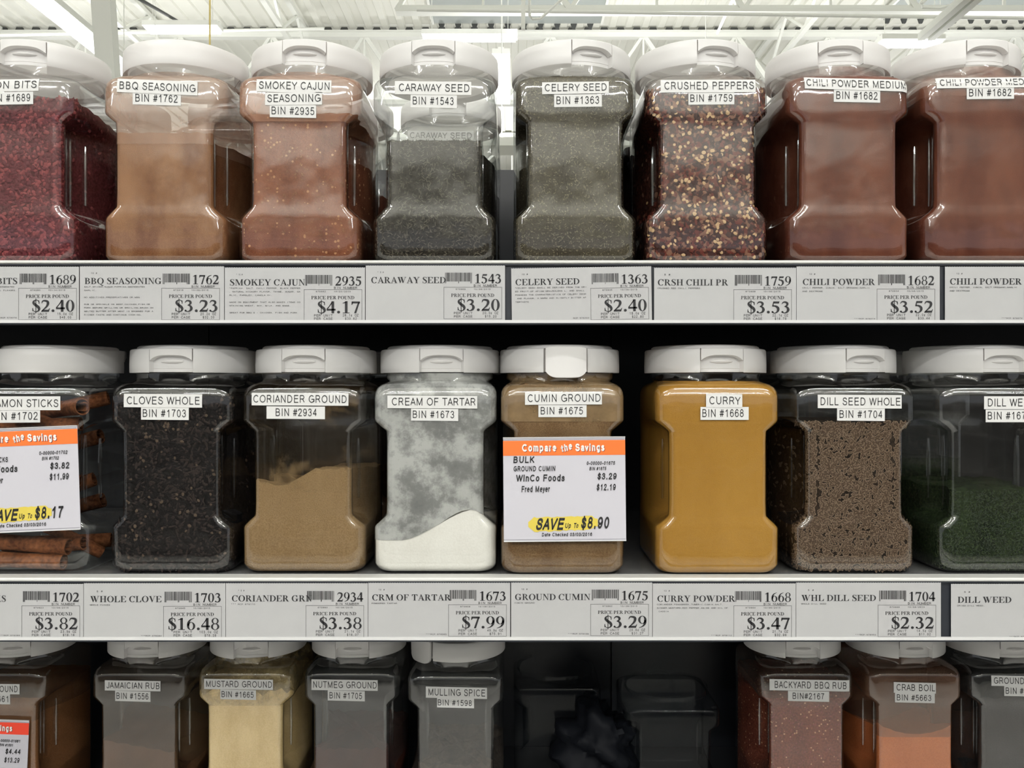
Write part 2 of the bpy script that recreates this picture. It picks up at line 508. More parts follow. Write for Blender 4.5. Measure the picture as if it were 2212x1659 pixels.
def skel_geo(s, w=.125, mono=False, rnd_caps=False):
    """constant width lettering from the skeletons"""
    k = (s, w, mono, rnd_caps)
    if k in TG:
        return TG[k]
    V, Fc = [], []
    x = 0.0
    h = w / 2

    def ribbon(P, ext):
        P = [list(p) for p in P]
        # extend the ends a little so corners close
        if ext:
            for (i, j_) in ((0, 1), (-1, -2)):
                dx, dy = P[i][0] - P[j_][0], P[i][1] - P[j_][1]
                L = math.hypot(dx, dy) or 1
                P[i][0] += dx / L * ext
                P[i][1] += dy / L * ext
        o = len(V)
        n = len(P)
        for i in range(n):
            a = P[max(i - 1, 0)]
            b = P[min(i + 1, n - 1)]
            dx, dy = b[0] - a[0], b[1] - a[1]
            L = math.hypot(dx, dy) or 1
            nx, ny = -dy / L * h, dx / L * h
            V.append((P[i][0] + nx, P[i][1] + ny))
            V.append((P[i][0] - nx, P[i][1] - ny))
        for i in range(n - 1):
            Fc.append((o + 2 * i, o + 2 * i + 1, o + 2 * i + 3, o + 2 * i + 2))

    def dot(p):
        o = len(V)
        for q in range(8):
            V.append((p[0] + h * math.cos(q * math.pi / 4), p[1] + h * math.sin(q * math.pi / 4)))
        Fc.append(tuple(range(o, o + 8)))

    for ch in s:
        W, gap, strokes = SK[ch]
        adv = W + 2 * gap + w
        x0 = x + gap + h
        if mono:
            adv = 1.0
            x0 = x + (1.0 - W) / 2
        sy = 1 - w
        m = lambda p: (x0 + p[0], h + p[1] * sy)
        for st in strokes:
            if st[0] == 'l':
                pts = [m(p) for p in st[1:]]
                for a, b in zip(pts[:-1], pts[1:]):
                    vert = abs(a[0] - b[0]) < 1e-6
                    horiz = abs(a[1] - b[1]) < 1e-6
                    ribbon([a, b], h if (vert or horiz) and len(pts) <= 5 and ch not in 'ZAKX4' else h * .35)
                for p in (pts[1:-1] if not rnd_caps else pts):
                    dot(p)
            elif st[0] == 'e':
                _, cx, cy, rx, ry, a0, a1 = st
                n = max(8, int(abs(a1 - a0) / 360 * 20))
                pts = [m((cx + rx * math.cos(math.radians(a0 + (a1 - a0) * i / n)), cy + ry * math.sin(math.radians(a0 + (a1 - a0) * i / n)))) for i in range(n + 1)]
                if abs(a1 - a0) >= 359:
                    pts = pts + [pts[1]]
                ribbon(pts, 0)
            else:
                Q = [m(p) for p in st[1:]]
                P = [Q[0]] + Q + [Q[-1]]
                pts = []
                for i in range(1, len(P) - 2):
                    for q in range(3):
                        t = q / 3
                        pts.append(tuple(0.5 * (2 * P[i][c] + (P[i + 1][c] - P[i - 1][c]) * t + (2 * P[i - 1][c] - 5 * P[i][c] + 4 * P[i + 1][c] - P[i + 2][c]) * t * t + (3 * P[i][c] - P[i - 1][c] - 3 * P[i + 1][c] + P[i + 2][c]) * t ** 3) for c in (0, 1)))
                pts.append(Q[-1])
                ribbon(pts, 0)
                if rnd_caps:
                    dot(pts[0])
                    dot(pts[-1])
        x += adv
    TG[k] = (np.array(V) if V else np.zeros((0, 2)), Fc)
    return TG[k]


# hand drawn bold serif letters, cap height 1
class Gl:
    def __init__(s, w):
        s.w = w
        s.v = []
        s.f = []

    def poly(s, pts):
        o = len(s.v)
        s.v += [tuple(p) for p in pts]
        s.f.append(tuple(range(o, o + len(pts))))
        return s

    def R(s, x0, y0, x1, y1):
        return s.poly([(x0, y0), (x1, y0), (x1, y1), (x0, y1)])

    def arc(s, cx, cy, rx, ry, a0, a1, wx, wy, n=14):
        o = len(s.v)
        for i in range(n + 1):
            a = math.radians(a0 + (a1 - a0) * i / n)
            s.v.append((cx + rx * math.cos(a), cy + ry * math.sin(a)))
            s.v.append((cx + (rx - wx) * math.cos(a), cy + (ry - wy) * math.sin(a)))
        for i in range(n):
            s.f.append((o + 2 * i, o + 2 * i + 2, o + 2 * i + 3, o + 2 * i + 1))
        return s

    def st(s, pts, n=5):
        """stroke through (x, y, width) points, smoothly"""
        P = [pts[0]] + list(pts) + [pts[-1]]
        Q = []
        for i in range(1, len(P) - 2):
            for k in range(n):
                t = k / n
                q = []
                for c in range(3):
                    p0, p1, p2, p3 = P[i - 1][c], P[i][c], P[i + 1][c], P[i + 2][c]
                    q.append(0.5 * (2 * p1 + (p2 - p0) * t + (2 * p0 - 5 * p1 + 4 * p2 - p3) * t * t + (3 * p1 - p0 - 3 * p2 + p3) * t ** 3))
                Q.append(q)
        Q.append(list(pts[-1]))
        o = len(s.v)
        for i, q in enumerate(Q):
            a = Q[max(i - 1, 0)]
            b = Q[min(i + 1, len(Q) - 1)]
            dx, dy = b[0] - a[0], b[1] - a[1]
            L = math.hypot(dx, dy) or 1
            nx, ny = -dy / L * q[2] / 2, dx / L * q[2] / 2
            s.v.append((q[0] + nx, q[1] + ny))
            s.v.append((q[0] - nx, q[1] - ny))
        for i in range(len(Q) - 1):
            s.f.append((o + 2 * i, o + 2 * i + 1, o + 2 * i + 3, o + 2 * i + 2))
        return s

    def disc(s, cx, cy, r):
        return s.poly([(cx + r * math.cos(t * math.pi / 6), cy + r * math.sin(t * math.pi / 6)) for t in range(12)])


def ser(g, *xs):
    for (x0, x1, y) in xs:
        g.R(x0, y, x1, y + 0.05)
    return g


SG = {}
g = Gl(1.07); g.poly([(.13, 0), (.20, 0), (.56, .86), (.5, 1.0)]).poly([(.47, 1.02), (.56, 1.02), (1.0, 0), (.74, 0)]).R(.26, .30, .78, .36); SG['A'] = ser(g, (.01, .34, 0), (.65, 1.06, 0))
def stemg(w): return Gl(w).R(.15, 0, .36, 1)
g = stemg(.97).arc(.42, .75, .38, .25, -90, 90, .2, .05).arc(.44, .27, .44, .27, -90, 90, .21, .05).R(.03, .95, .43, 1).R(.3, .49, .46, .54).R(.03, 0, .46, .05); SG['B'] = g
g = Gl(1.02).arc(.54, .5, .5, .52, 42, 318, .22, .055).poly([(.86, .64), (.93, .64), (.93, 1.02), (.88, 1.02), (.80, .86)]); SG['C'] = g
g = stemg(1.06).arc(.42, .5, .6, .5, -90, 90, .22, .05).R(.03, .95, .43, 1).R(.03, 0, .43, .05); SG['D'] = g
g = stemg(.97).R(.03, .95, .86, 1).R(.03, 0, .88, .05).R(.36, .48, .6, .535).poly([(.86, .95), (.70, .95), (.83, .72), (.88, .72)]).poly([(.88, .05), (.70, .05), (.87, .30), (.92, .30)]).R(.57, .36, .62, .66); SG['E'] = g
g = stemg(.9).R(.03, .95, .82, 1).R(.03, 0, .48, .05).R(.36, .48, .58, .535).poly([(.82, .95), (.66, .95), (.79, .72), (.84, .72)]).R(.55, .36, .60, .66); SG['F'] = g
g = Gl(1.13).arc(.54, .5, .5, .52, 45, 318, .22, .055).poly([(.84, .66), (.91, .66), (.91, 1.02), (.86, 1.02), (.78, .86)]).R(.74, .05, .95, .42).R(.60, .40, 1.07, .45); SG['G'] = g
g = stemg(1.14).R(.76, 0, .97, 1).R(.36, .48, .76, .54); SG['H'] = ser(g, (.03, .48, 0), (.03, .48, .95), (.64, 1.09, 0), (.64, 1.09, .95))
g = Gl(.56).R(.17, 0, .38, 1); SG['I'] = ser(g, (.04, .51, 0), (.04, .51, .95))
g = Gl(.72).R(.36, .15, .57, 1).st([(.47, .3, .2), (.44, .08, .14), (.30, -.05, .07), (.14, .02, .05)]).disc(.14, .10, .1); SG['J'] = ser(g, (.22, .70, .95))
g = stemg(1.13).poly([(.36, .42), (.36, .52), (.80, .97), (.88, .97)]).poly([(.42, .56), (.60, .70), (1.05, 0), (.80, 0)]); SG['K'] = ser(g, (.03, .48, 0), (.03, .48, .95), (.64, 1.02, .95), (.70, 1.12, 0))
g = stemg(.96).R(.03, 0, .86, .05).poly([(.88, .05), (.68, .05), (.86, .34), (.92, .34)]); SG['L'] = ser(g, (.03, .50, .95))
g = Gl(1.38).R(.17, 0, .23, 1).R(1.0, 0, 1.21, 1).poly([(.15, 1), (.40, 1), (.80, .14), (.66, .0)]).poly([(.66, .0), (.72, 0), (1.14, .95), (1.05, 1.0)]); SG['M'] = ser(g, (.04, .37, 0), (.04, .36, .95), (.89, 1.33, 0), (1.04, 1.33, .95))
g = Gl(1.06).R(.17, 0, .23, 1).R(.82, 0, .88, 1).poly([(.10, 1), (.36, 1), (.88, .1), (.88, -.02), (.82, -.02)]); SG['N'] = ser(g, (.04, .38, 0), (.03, .30, .95), (.68, 1.02, .95))
g = Gl(1.13).arc(.56, .5, .52, .52, 0, 360, .23, .05, 28); SG['O'] = g
g = stemg(.92).arc(.42, .72, .43, .28, -90, 90, .21, .05).R(.03, .95, .43, 1).R(.3, .44, .43, .49); SG['P'] = ser(g, (.03, .50, 0))
g = Gl(1.13).arc(.56, .5, .52, .52, 0, 360, .23, .05, 28).st([(.46, .0, .05), (.66, -.10, .12), (.86, -.24, .12), (1.04, -.22, .05)]); SG['Q'] = g
g = stemg(1.06).arc(.42, .74, .40, .26, -90, 90, .21, .05).R(.03, .95, .43, 1).R(.3, .48, .46, .53).poly([(.42, .52), (.62, .54), (1.0, 0), (.75, 0)]); SG['R'] = ser(g, (.03, .48, 0), (.78, 1.05, 0))
S_ = [(.70, .76, .04), (.60, .93, .06), (.40, .985, .06), (.22, .90, .13), (.19, .74, .19), (.38, .56, .22), (.60, .40, .22), (.68, .22, .18), (.58, .06, .10), (.38, .005, .06), (.20, .07, .05), (.10, .27, .03)]
g = Gl(.82).st(S_).R(.66, .70, .71, 1.02).R(.09, -.02, .14, .32); SG['S'] = g
g = Gl(.98).R(.38, 0, .60, 1).R(.05, .94, .93, 1).poly([(.05, .95), (.22, .95), (.10, .70), (.05, .70)]).poly([(.93, .95), (.76, .95), (.88, .70), (.93, .70)]); SG['T'] = ser(g, (.24, .74, 0))
g = Gl(1.06).R(.14, .3, .35, 1).R(.82, .3, .88, 1).st([(.245, .34, .21), (.28, .12, .20), (.44, .02, .12), (.62, .02, .07), (.80, .12, .06), (.85, .34, .06)]); SG['U'] = ser(g, (.02, .46, .95), (.68, 1.02, .95))
g = Gl(1.05).poly([(.07, 1), (.33, 1), (.62, .24), (.53, -.02), (.48, -.02)]).poly([(.50, -.02), (.56, .06), (.92, 1), (.85, 1)]); SG['V'] = ser(g, (.0, .42, .95), (.70, 1.04, .95))
g = Gl(1.46)
for dx in (0, .44):
    g.poly([(.06 + dx, 1), (.31 + dx, 1), (.56 + dx, .26), (.48 + dx, -.02), (.43 + dx, -.02)])
g.poly([(.45, -.02), (.51, .06), (.72, .66), (.68, .72)]).poly([(.89, -.02), (.95, .06), (1.32, 1), (1.25, 1)]); SG['W'] = ser(g, (.0, .40, .95), (.46, .86, .95), (1.12, 1.44, .95))
g = Gl(1.05).R(.42, 0, .63, .5).poly([(.07, 1), (.33, 1), (.60, .50), (.60, .36), (.44, .38)]).poly([(.52, .44), (.60, .44), (.92, 1), (.85, 1)]); SG['Y'] = ser(g, (.0, .42, .95), (.68, 1.04, .95), (.30, .76, 0))
g = Gl(.74).arc(.37, .5, .33, .51, 0, 360, .19, .045, 26); SG['0'] = g
g = Gl(.74).R(.28, .03, .48, 1.0).poly([(.10, .86), (.12, .82), (.30, .86), (.48, .98), (.44, 1.02)]); SG['1'] = ser(g, (.12, .64, 0))
g = Gl(.74).st([(.07, .72, .03), (.16, .91, .10), (.34, .93, .15), (.52, .86, .19), (.55, .68, .20), (.46, .46, .15), (.28, .26, .10), (.08, .06, .06)]).poly([(.04, .0), (.62, .0), (.70, .30), (.66, .30), (.58, .17), (.12, .17), (.04, .04)]); SG['2'] = g
g = Gl(.74).st([(.08, .76, .03), (.20, .92, .10), (.38, .93, .14), (.50, .82, .18), (.47, .66, .14), (.30, .55, .05)]).st([(.28, .57, .05), (.48, .50, .14), (.57, .30, .21), (.48, .10, .15), (.28, .02, .07), (.12, .08, .10)]).disc(.13, .10, .08); SG['3'] = g
g = Gl(.74).R(.40, .0, .60, 1.0).R(.03, .22, .71, .37).poly([(.03, .37), (.03, .28), (.44, 1.0), (.52, 1.0), (.44, .82), (.12, .37)]); SG['4'] = g
g = Gl(.74).poly([(.18, .99), (.66, .99), (.60, .82), (.18, .82)]).poly([(.18, .99), (.22, .99), (.20, .60), (.08, .56)]).st([(.12, .59, .08), (.32, .60, .14), (.52, .46, .20), (.54, .24, .19), (.42, .06, .10), (.24, .01, .06), (.10, .09, .10)]).disc(.12, .10, .08); SG['5'] = g
g = Gl(.74).arc(.38, .32, .32, .34, 0, 360, .17, .045, 22).st([(.15, .34, .18), (.18, .62, .18), (.34, .86, .10), (.64, 1.0, .03)]); SG['6'] = g
g = Gl(.74).R(.06, .83, .68, .99).poly([(.68, .97), (.52, .86), (.24, .0), (.40, .0)]).poly([(.06, .99), (.04, .70), (.08, .70), (.16, .84)]); SG['7'] = g
g = Gl(.74).arc(.37, .75, .28, .26, 0, 360, .13, .045, 20).arc(.37, .27, .33, .28, 0, 360, .16, .045, 20).poly([(.16, .60), (.34, .52), (.58, .40), (.40, .52)]); SG['8'] = g
g = Gl(.74).arc(.36, .68, .32, .34, 0, 360, .17, .045, 22).st([(.59, .66, .18), (.56, .38, .18), (.40, .14, .10), (.10, .0, .03)]); SG['9'] = g
S2 = [(x * .86 + .03, y, w) for x, y, w in S_]
g = Gl(.74).st(S2).R(.34, -.14, .395, 1.12).R(.58, .68, .63, .96).R(.10, .04, .15, .32); SG['$'] = g
g = Gl(.40).disc(.2, .09, .115); SG['.'] = g
SG[' '] = Gl(.38)


def serif_geo(s):
    k = ('serif', s)
    if k in TG:
        return TG[k]
    V = []
    Fc = []
    x = 0.0
    for ch in s:
        gl = SG[ch]
        o = len(V)
        V += [(a + x, b) for a, b in gl.v]
        Fc += [tuple(i + o for i in f) for f in gl.f]
        x += gl.w
    TG[k] = (np.array(V), Fc)
    return TG[k]


def put_text(out, s, x0, x1, yb, ch, font='sans', off=0.0, shear=0.0, rot=0.0, mi=0, res=3):
    """adds a string to out; x0..x1 extents, yb baseline, ch cap height (y up)"""
    if font == 'serif':
        V, Fc = serif_geo(s)
    elif font == 'mono':
        V, Fc = skel_geo(s, .16, True)
    elif font == 'brush':
        V, Fc = skel_geo(s, .165 + off, False, True)
    elif font == 'fat':
        V, Fc = skel_geo(s, .23)
    else:
        V, Fc = skel_geo(s, .118)
    V = V.copy()
    if not len(V):
        return
    mnx, mxx = V[:, 0].min(), V[:, 0].max()
    sy = ch
    sx = (x1 - x0) / (mxx - mnx) if (x1 is not None and mxx > mnx) else sy
    if len(s) == 1 and s in '.I':
        sx = sy
    V[:, 0] = x0 + (V[:, 0] - mnx) * sx
    V[:, 1] = yb + V[:, 1] * sy
    if shear:
        V[:, 0] += (V[:, 1] - yb) * shear
    if rot:
        cx, cy = (x0 + (x1 or x0)) / 2, yb + ch / 2
        c, q = math.cos(rot), math.sin(rot)
        X = V[:, 0] - cx
        Y = V[:, 1] - cy
        V[:, 0] = cx + X * c - Y * q
        V[:, 1] = cy + X * q + Y * c
    out.append((V, Fc, mi))


# ------------------------------------------------------------------ jar shape
JW, JD = 0.061, 0.065      # half width and half depth
H_LID0, H_LID1 = 0.198, 0.2222
#      z      shrink(half dims)  corner r  waist inset  circle mix
PROF = [(0.0000, .0130, .012, 0, 0), (0.0004, .0075, .014, 0, 0), (0.0022, .0032, .016, 0, 0), (0.0050, .0010, .017, 0, 0),
        (0.0085, .0000, .0135, 0, 0), (0.0250, .0000, .0135, 0, 0), (0.0440, .0000, .013, 0, 0), (0.0462, .0000, .013, .0008, 0),
        (0.0512, .0002, .012, .0055, 0), (0.0562, .0004, .012, .0102, 0), (0.0582, .0005, .011, .0108, 0), (0.0700, .0006, .011, .0110, 0),
        (0.0850, .0006, .011, .0110, 0), (0.1000, .0006, .011, .0110, 0), (0.1150, .0006, .011, .0110, 0), (0.1300, .0006, .011, .0110, 0),
        (0.1386, .0005, .011, .0108, 0), (0.1406, .0004, .012, .0102, 0), (0.1450, .0002, .012, .0052, 0), (0.1494, .0000, .013, .0008, 0),
        (0.1515, .0000, .013, 0, 0), (0.1650, .0000, .0135, 0, 0), (0.1740, .0000, .0135, 0, 0), (0.1790, .0006, .014, 0, 0),
        (0.1830, .0022, .016, 0, 0), (0.1860, .0048, .019, 0, .04), (0.1880, .0082, .024, 0, .12), (0.1895, .0110, .028, 0, .4),
        (0.1912, .0110, .030, 0, .8), (0.1930, .0110, .030, 0, 1.0), (0.1990, .0110, .030, 0, 1.0)]
PZs = np.array([p[0] for p in PROF])
NECK_R = 0.0562


def prof(z):
    return [float(np.interp(z, PZs, [p[i] for p in PROF])) for i in range(1, 5)]


def section(z, n=24, inset=0.0):
    """outline points at height z; 4*n points, starting mid back going round"""
    sh, r, wi, cm = prof(z)
    a, b = JW - sh - inset, JD - sh - inset
    r = max(0.003, r - inset)
    pts = []
    # param by side: straight and corner samples kept constant in count
    ns, nc = n // 2, n // 2
    corners = [(a - r, -(b - r), -90), (a - r, b - r, 0), (-(a - r), b - r, 90), (-(a - r), -(b - r), 180)]
    prev = (-(a - r), -b)
    for (cx, cy, a0) in corners:
        start = (cx + r * math.cos(math.radians(a0)), cy + r * math.sin(math.radians(a0)))
        for k in range(ns):
            t = k / ns
            pts.append((prev[0] + (start[0] - prev[0]) * t, prev[1] + (start[1] - prev[1]) * t))
        for k in range(nc):
            t = math.radians(a0 + 90.0 * k / nc)
            pts.append((cx + r * math.cos(t), cy + r * math.sin(t)))
        prev = (cx + r * math.cos(math.radians(a0 + 90)), cy + r * math.sin(math.radians(a0 + 90)))
    P = np.array(pts)
    if wi > 0:
        u = np.clip((P[:, 1] + b) / (2 * b), 0, 1)
        s = np.clip((0.86 - u) / 0.50, 0, 1)
        s = s * s * (3 - 2 * s)
        # the hand grip is deepest just behind the front face
        deep = np.exp(-((u - 0.28) / 0.15) ** 2) * 0.0115 * (wi / 0.0110)
        P[:, 0] *= 1 - (wi * s + deep * np.clip((b - np.abs(P[:, 1])) / .012, 0, 1)) / a
    if cm > 0:
        ang = np.arctan2(P[:, 1], P[:, 0])
        rr = NECK_R - inset
        C = np.stack([rr * np.cos(ang), rr * np.sin(ang)], 1)
        P = P * (1 - cm) + C * cm
    return P


def front_y(x, z):
    """local y of the front wall (negative = towards the viewer)"""
    sh, r, wi, cm = prof(z)
    a, b = JW - sh, JD - sh
    x = abs(x)
    if wi > 0:
        x = min(x + wi, a - 1e-4) if x > a - r - wi else x
    if x <= a - r:
        return -b
    d = min(x - (a - r), r * 0.999)
    return -(b - r) - math.sqrt(r * r - d * d)


def make_shell(zscale=1.0, name='clear_jar_body', mat='pet'):
    g = G()
    zs = [p[0] for p in PROF]
    V = []
    for z in zs:
        P = section(z)
        V += [(x, y, z * zscale) for x, y in P]
    n = len(P)
    Fc = []
    for i in range(len(zs) - 1):
        for k in range(n):
            Fc.append((i * n + k, i * n + (k + 1) % n, (i + 1) * n + (k + 1) % n, (i + 1) * n + k))
    c = len(V)
    V.append((0, 0, 0.004 * zscale))
    V += [(x * 0.55, y * 0.55, 0.003 * zscale) for x, y in section(0.0)]
    for k in range(n):
        k2 = (k + 1) % n
        Fc.append((k2, k, c + 1 + k, c + 1 + k2))
        Fc.append((c + 1 + k2, c + 1 + k, c))
    # screw thread ridge on the neck
    g.add(V, Fc)
    # finger ribs moulded into both grips
    for sx in (-1, 1):
        for (u, z0, z1) in ((0.30, .064, .134), (0.42, .068, .130)):
            yy = -JD + 2 * JD * u
            pts, rr = [], []
            for q in range(9):
                z = z0 + (z1 - z0) * q / 8
                P = section(z)
                m = (P[:, 0] * sx > 0)
                j = np.argmin(np.abs(P[:, 1] - yy) + (~m) * 10)
                pts.append((P[j, 0], yy, z * zscale))
                rr.append(0.0022 * math.sin(math.pi * min(1, max(0.12, (q + .6) / 9.2))) ** 0.4)
            g.tube(pts, rr, 8)
    return g.mesh(name, M[mat], 40)


def make_content(hf, mats, inset=0.0011, name='spice'):
    """solid fill of the jar up to hf(x, y)"""
    g = G()
    zs = [p[0] + (0.0012 if i < 4 else 0) for i, p in enumerate(PROF)]
    zs = sorted(set(zs + [0.018, 0.035, 0.0775, 0.0925, 0.1075, 0.1225, .158]))
    V = []
    for z in zs:
        P = section(z, inset=inset)
        for x, y in P:
            h = hf(x, y)
            if z > h:
                q = None
            V.append([x, y, z, h])
    n = len(P)
    V = np.array(V).reshape(len(zs), n, 4)
    # columns stop at the fill height: interpolate outline exactly at h
    for k in range(n):
        col = V[:, k, :]
        h = col[-1, 3]
        for i in range(len(zs)):
            hh = col[i, 3]
            if col[i, 2] > hh:
                P = section(hh, inset=inset)
                V[i, k, 0], V[i, k, 1] = P[k]
                V[i, k, 2] = hf(P[k][0], P[k][1])
    top = V[-1, :, :3].copy()
    flat = V[:, :, :3].reshape(-1, 3).tolist()
    Fc = []
    for i in range(len(zs) - 1):
        for k in range(n):
            a, b = V[i, k, 2], V[i + 1, k, 2]
            a2, b2 = V[i, (k + 1) % n, 2], V[i + 1, (k + 1) % n, 2]
            if abs(a - b) < 1e-7 and abs(a2 - b2) < 1e-7:
                continue
            Fc.append((i * n + k, i * n + (k + 1) % n, (i + 1) * n + (k + 1) % n, (i + 1) * n + k))
    base = (len(zs) - 1) * n
    prev = base
    for s in (0.86, 0.70, 0.52, 0.34, 0.16):
        o = len(flat)
        for k in range(n):
            x, y = top[k, 0] * s, top[k, 1] * s
            flat.append([x, y, hf(x, y)])
        for k in range(n):
            Fc.append((prev + k, prev + (k + 1) % n, o + (k + 1) % n, o + k))
        prev = o
    o = len(flat)
    flat.append([0, 0, hf(0, 0)])
    for k in range(n):
        Fc.append((prev + k, prev + (k + 1) % n, o))
    Fc.append(tuple(range(n - 1, -1, -1)))
    g.add(flat, Fc)
    return g


_secc = {}


def surf_point(zmax_f, rng, inset=0.0010):
    """random point on the part of the filled wall one can see: front mostly, then sides"""
    while True:
        z = rng.uniform(0.003, 0.19)
        zk = round(z, 3)
        if (zk, inset) not in _secc:
            _secc[(zk, inset)] = section(zk, inset=inset)
        P = _secc[(zk, inset)]
        n = len(P)
        if rng.rand() < 0.72:
            x = rng.uniform(-JW, JW)
            # front wall: the points with y < 0 nearest x
            m = P[:, 1] < -0.03
            idx = np.where(m)[0]
            k = idx[np.argmin(np.abs(P[idx, 0] - x))]
            if abs(P[k, 0] - x) > 0.004:
                continue
            x = x if P[k, 1] < -JD + 0.004 else P[k, 0]
            y = P[k, 1]
        else:
            k = rng.randint(n)
            if P[k, 1] > 0.05:
                continue
            k2 = (k + 1) % n
            t = rng.rand()
            x, y = P[k] * (1 - t) + P[k2] * t
        if z > zmax_f(x, y):
            continue
        kk = (k + 1) % n
        km = (k - 1) % n
        tx, ty = P[kk] - P[km]
        L = math.hypot(tx, ty) or 1
        return x, y, z, (ty / L, -tx / L)


def lens_proto(n=6):
    """flat seed: long x, thin z; low poly"""
    V = [(0, 0, 1)]
    V += [(math.cos(2 * math.pi * k / n), math.sin(2 * math.pi * k / n), 0) for k in range(n)]
    V += [(0, 0, -1)]
    Fc = [(0, 1 + k, 1 + (k + 1) % n) for k in range(n)] + [(n + 1, 1 + (k + 1) % n, 1 + k) for k in range(n)]
    return np.array(V, float), Fc


LENS = lens_proto()
LENS8 = lens_proto(9)


def scatter(g, count, hf, L, W, T, mis, rng, proto=LENS, tilt=0.35, irregular=0.0, inset=0.0014, push=0.0):
    for _ in range(count):
        x, y, z, nrm = surf_point(hf, rng, inset)
        l = L * rng.uniform(0.7, 1.25)
        w = W * rng.uniform(0.75, 1.25)
        V = proto[0] * np.array([l / 2, w / 2, T / 2])
        if irregular:
            V = V * (1 + irregular * (rng.rand(*V.shape) - 0.5))
        a = rng.uniform(0, 2 * math.pi)
        c, s = math.cos(a), math.sin(a)
        nx, ny = nrm
        t1 = np.array([-ny, nx, 0.0])
        t2 = np.array([0, 0, 1.0])
        nn = np.array([nx, ny, 0.0])
        # small tilt, kept within the wall
        e1 = t1 * c + t2 * s
        e2 = -t1 * s + t2 * c
        th = rng.uniform(-tilt, tilt)
        e2, n3 = e2 * math.cos(th) + nn * math.sin(th), nn * math.cos(th) - e2 * math.sin(th)
        p = np.array([x, y, z]) - nn * (abs(math.sin(th)) * w / 2 + T * 0.25 - push)
        W3 = p + V[:, :1] * e1 + V[:, 1:2] * e2 + V[:, 2:3] * n3
        g.add(W3, proto[1], mis[rng.randint(len(mis))])


# ------------------------------------------------------------------ lid
LR = 0.0625


def make_lid_shell():
    """screw lid: skirt with a window at the front (-y), raised disc on top"""
    g = G()
    h = math.radians(20.3)
    e = math.radians(0.25)
    ang = list(np.linspace(-h, h, 15)) + [h + e] + list(np.linspace(h + math.radians(4), 2 * math.pi - h - math.radians(4), 76)) + [2 * math.pi - h - e]
    rows = [(-.0022, H_LID0 + .0012, 0), (-.0004, H_LID0, 0), (0, H_LID0 + .0006, 1), (0.0001, H_LID0 + .008, 1), (-.0001, H_LID0 + .016, 1), (-.0004, H_LID1 - .0016, 1), (-.0013, H_LID1 - .0004, 2), (-.0030, H_LID1, 2),
            (-.0068, H_LID1 + .0002, 2), (-.0074, H_LID1 + .0022, 2), (-.0092, H_LID1 + .0034, 2), (-.0145, H_LID1 + .0038, 2), (-.0160, H_LID1 + .0028, 2), (-.058, H_LID1 + .0026, 2)]
    V = []
    for dr, z, kind in rows:
        for a in ang:
            inw = abs(((a + math.pi) % (2 * math.pi)) - math.pi) <= h + 1e-6
            r = LR + dr
            zz = z
            if inw:
                if kind == 1 or kind == 0:
                    r = LR + dr - 0.0058
                if kind == 0:
                    zz = z + 0.0014
            V.append((r * math.sin(a), -r * math.cos(a), zz))
    n = len(ang)
    Fc = []
    for i in range(len(rows) - 1):
        for k in range(n):
            Fc.append((i * n + k, i * n + (k + 1) % n, (i + 1) * n + (k + 1) % n, (i + 1) * n + k))
    Fc.append(tuple((len(rows) - 1) * n + k for k in range(n)))
    # inner wall of the skirt
    o = len(V)
    for k, a in enumerate(ang):
        V.append(((NECK_R + .001) * math.sin(a), -(NECK_R + .001) * math.cos(a), H_LID0 + .004))
    for k in range(n):
        Fc.append((k, o + k, o + (k + 1) % n, (k + 1) % n))
    g.add(V, Fc)
    return g.mesh('lid', M['lid'], 38)


def curved_plate(g, a0, a1, zlo, zhi, r0, r1, n=16):
    """solid shell piece between radii, zlo may be a function of angle in -1..1"""
    V = []
    for k in range(n + 1):
        t = -1 + 2 * k / n
        a = (a0 + a1) / 2 + (a1 - a0) / 2 * t
        lo = zlo(t) if callable(zlo) else zlo
        hi = zhi(t) if callable(zhi) else zhi
        for r, z in ((r0, lo), (r1, lo + .0006), (r1, hi - .0008), (r1 - .0008, hi), (r0, hi)):
            V.append((r * math.sin(a), -r * math.cos(a), z))
    Fc = []
    for k in range(n):
        for j in range(5):
            a_, b_ = k * 5 + j, k * 5 + (j + 1) % 5
            Fc.append((a_, a_ + 5, b_ + 5, b_))
    Fc.append((0, 1, 2, 3, 4))
    Fc.append(tuple(n * 5 + j for j in (4, 3, 2, 1, 0)))
    g.add(V, Fc)


def make_tab():
    g = G()
    h = math.radians(19.6)
    arch = lambda t: .2095 + .0052 * max(0.0, 1 - abs(t) ** 3.5)
    curved_plate(g, -h, h, arch, H_LID1 - .0002, LR - .0066, LR + .0002)
    # finger lip in the recess below: a lens bulging out
    V, Fc = [], []
    n, m = 12, 5
    for i in range(m + 1):
        ph = -math.pi / 2 + math.pi * i / m
        for k in range(n):
            th = 2 * math.pi * k / n
            u = math.cos(ph) * math.cos(th)
            v = math.cos(ph) * math.sin(th)
            w = math.sin(ph)
            a = w * math.radians(12.5)
            r = LR - .0060 + .0034 * v
            V.append((r * math.sin(a), -r * math.cos(a), .2092 + .0022 * u))
    for i in range(m):
        for k in range(n):
            Fc.append((i * n + k, i * n + (k + 1) % n, (i + 1) * n + (k + 1) % n, (i + 1) * n + k))
    g.add(V, Fc)
    return g.mesh('flip_tab', M['lid'], 40)


def make_plate_tab():
    """the long flap tab hanging over the skirt"""
    g = G()
    h = math.radians(18.0)
    lo = lambda t: .1925 + .0060 * (abs(t) ** 5)
    hi = lambda t: H_LID1 + .0016 - .0016 * (abs(t) ** 8)
    curved_plate(g, -h, h, lo, hi, LR - .0006, LR + .0026, 24)
    return g.mesh('flip_tab', M['lid'], 40)


ME_SHELL = make_shell()
ME_LID = make_lid_shell()
ME_TAB = make_tab()
ME_PLATE = make_plate_tab()


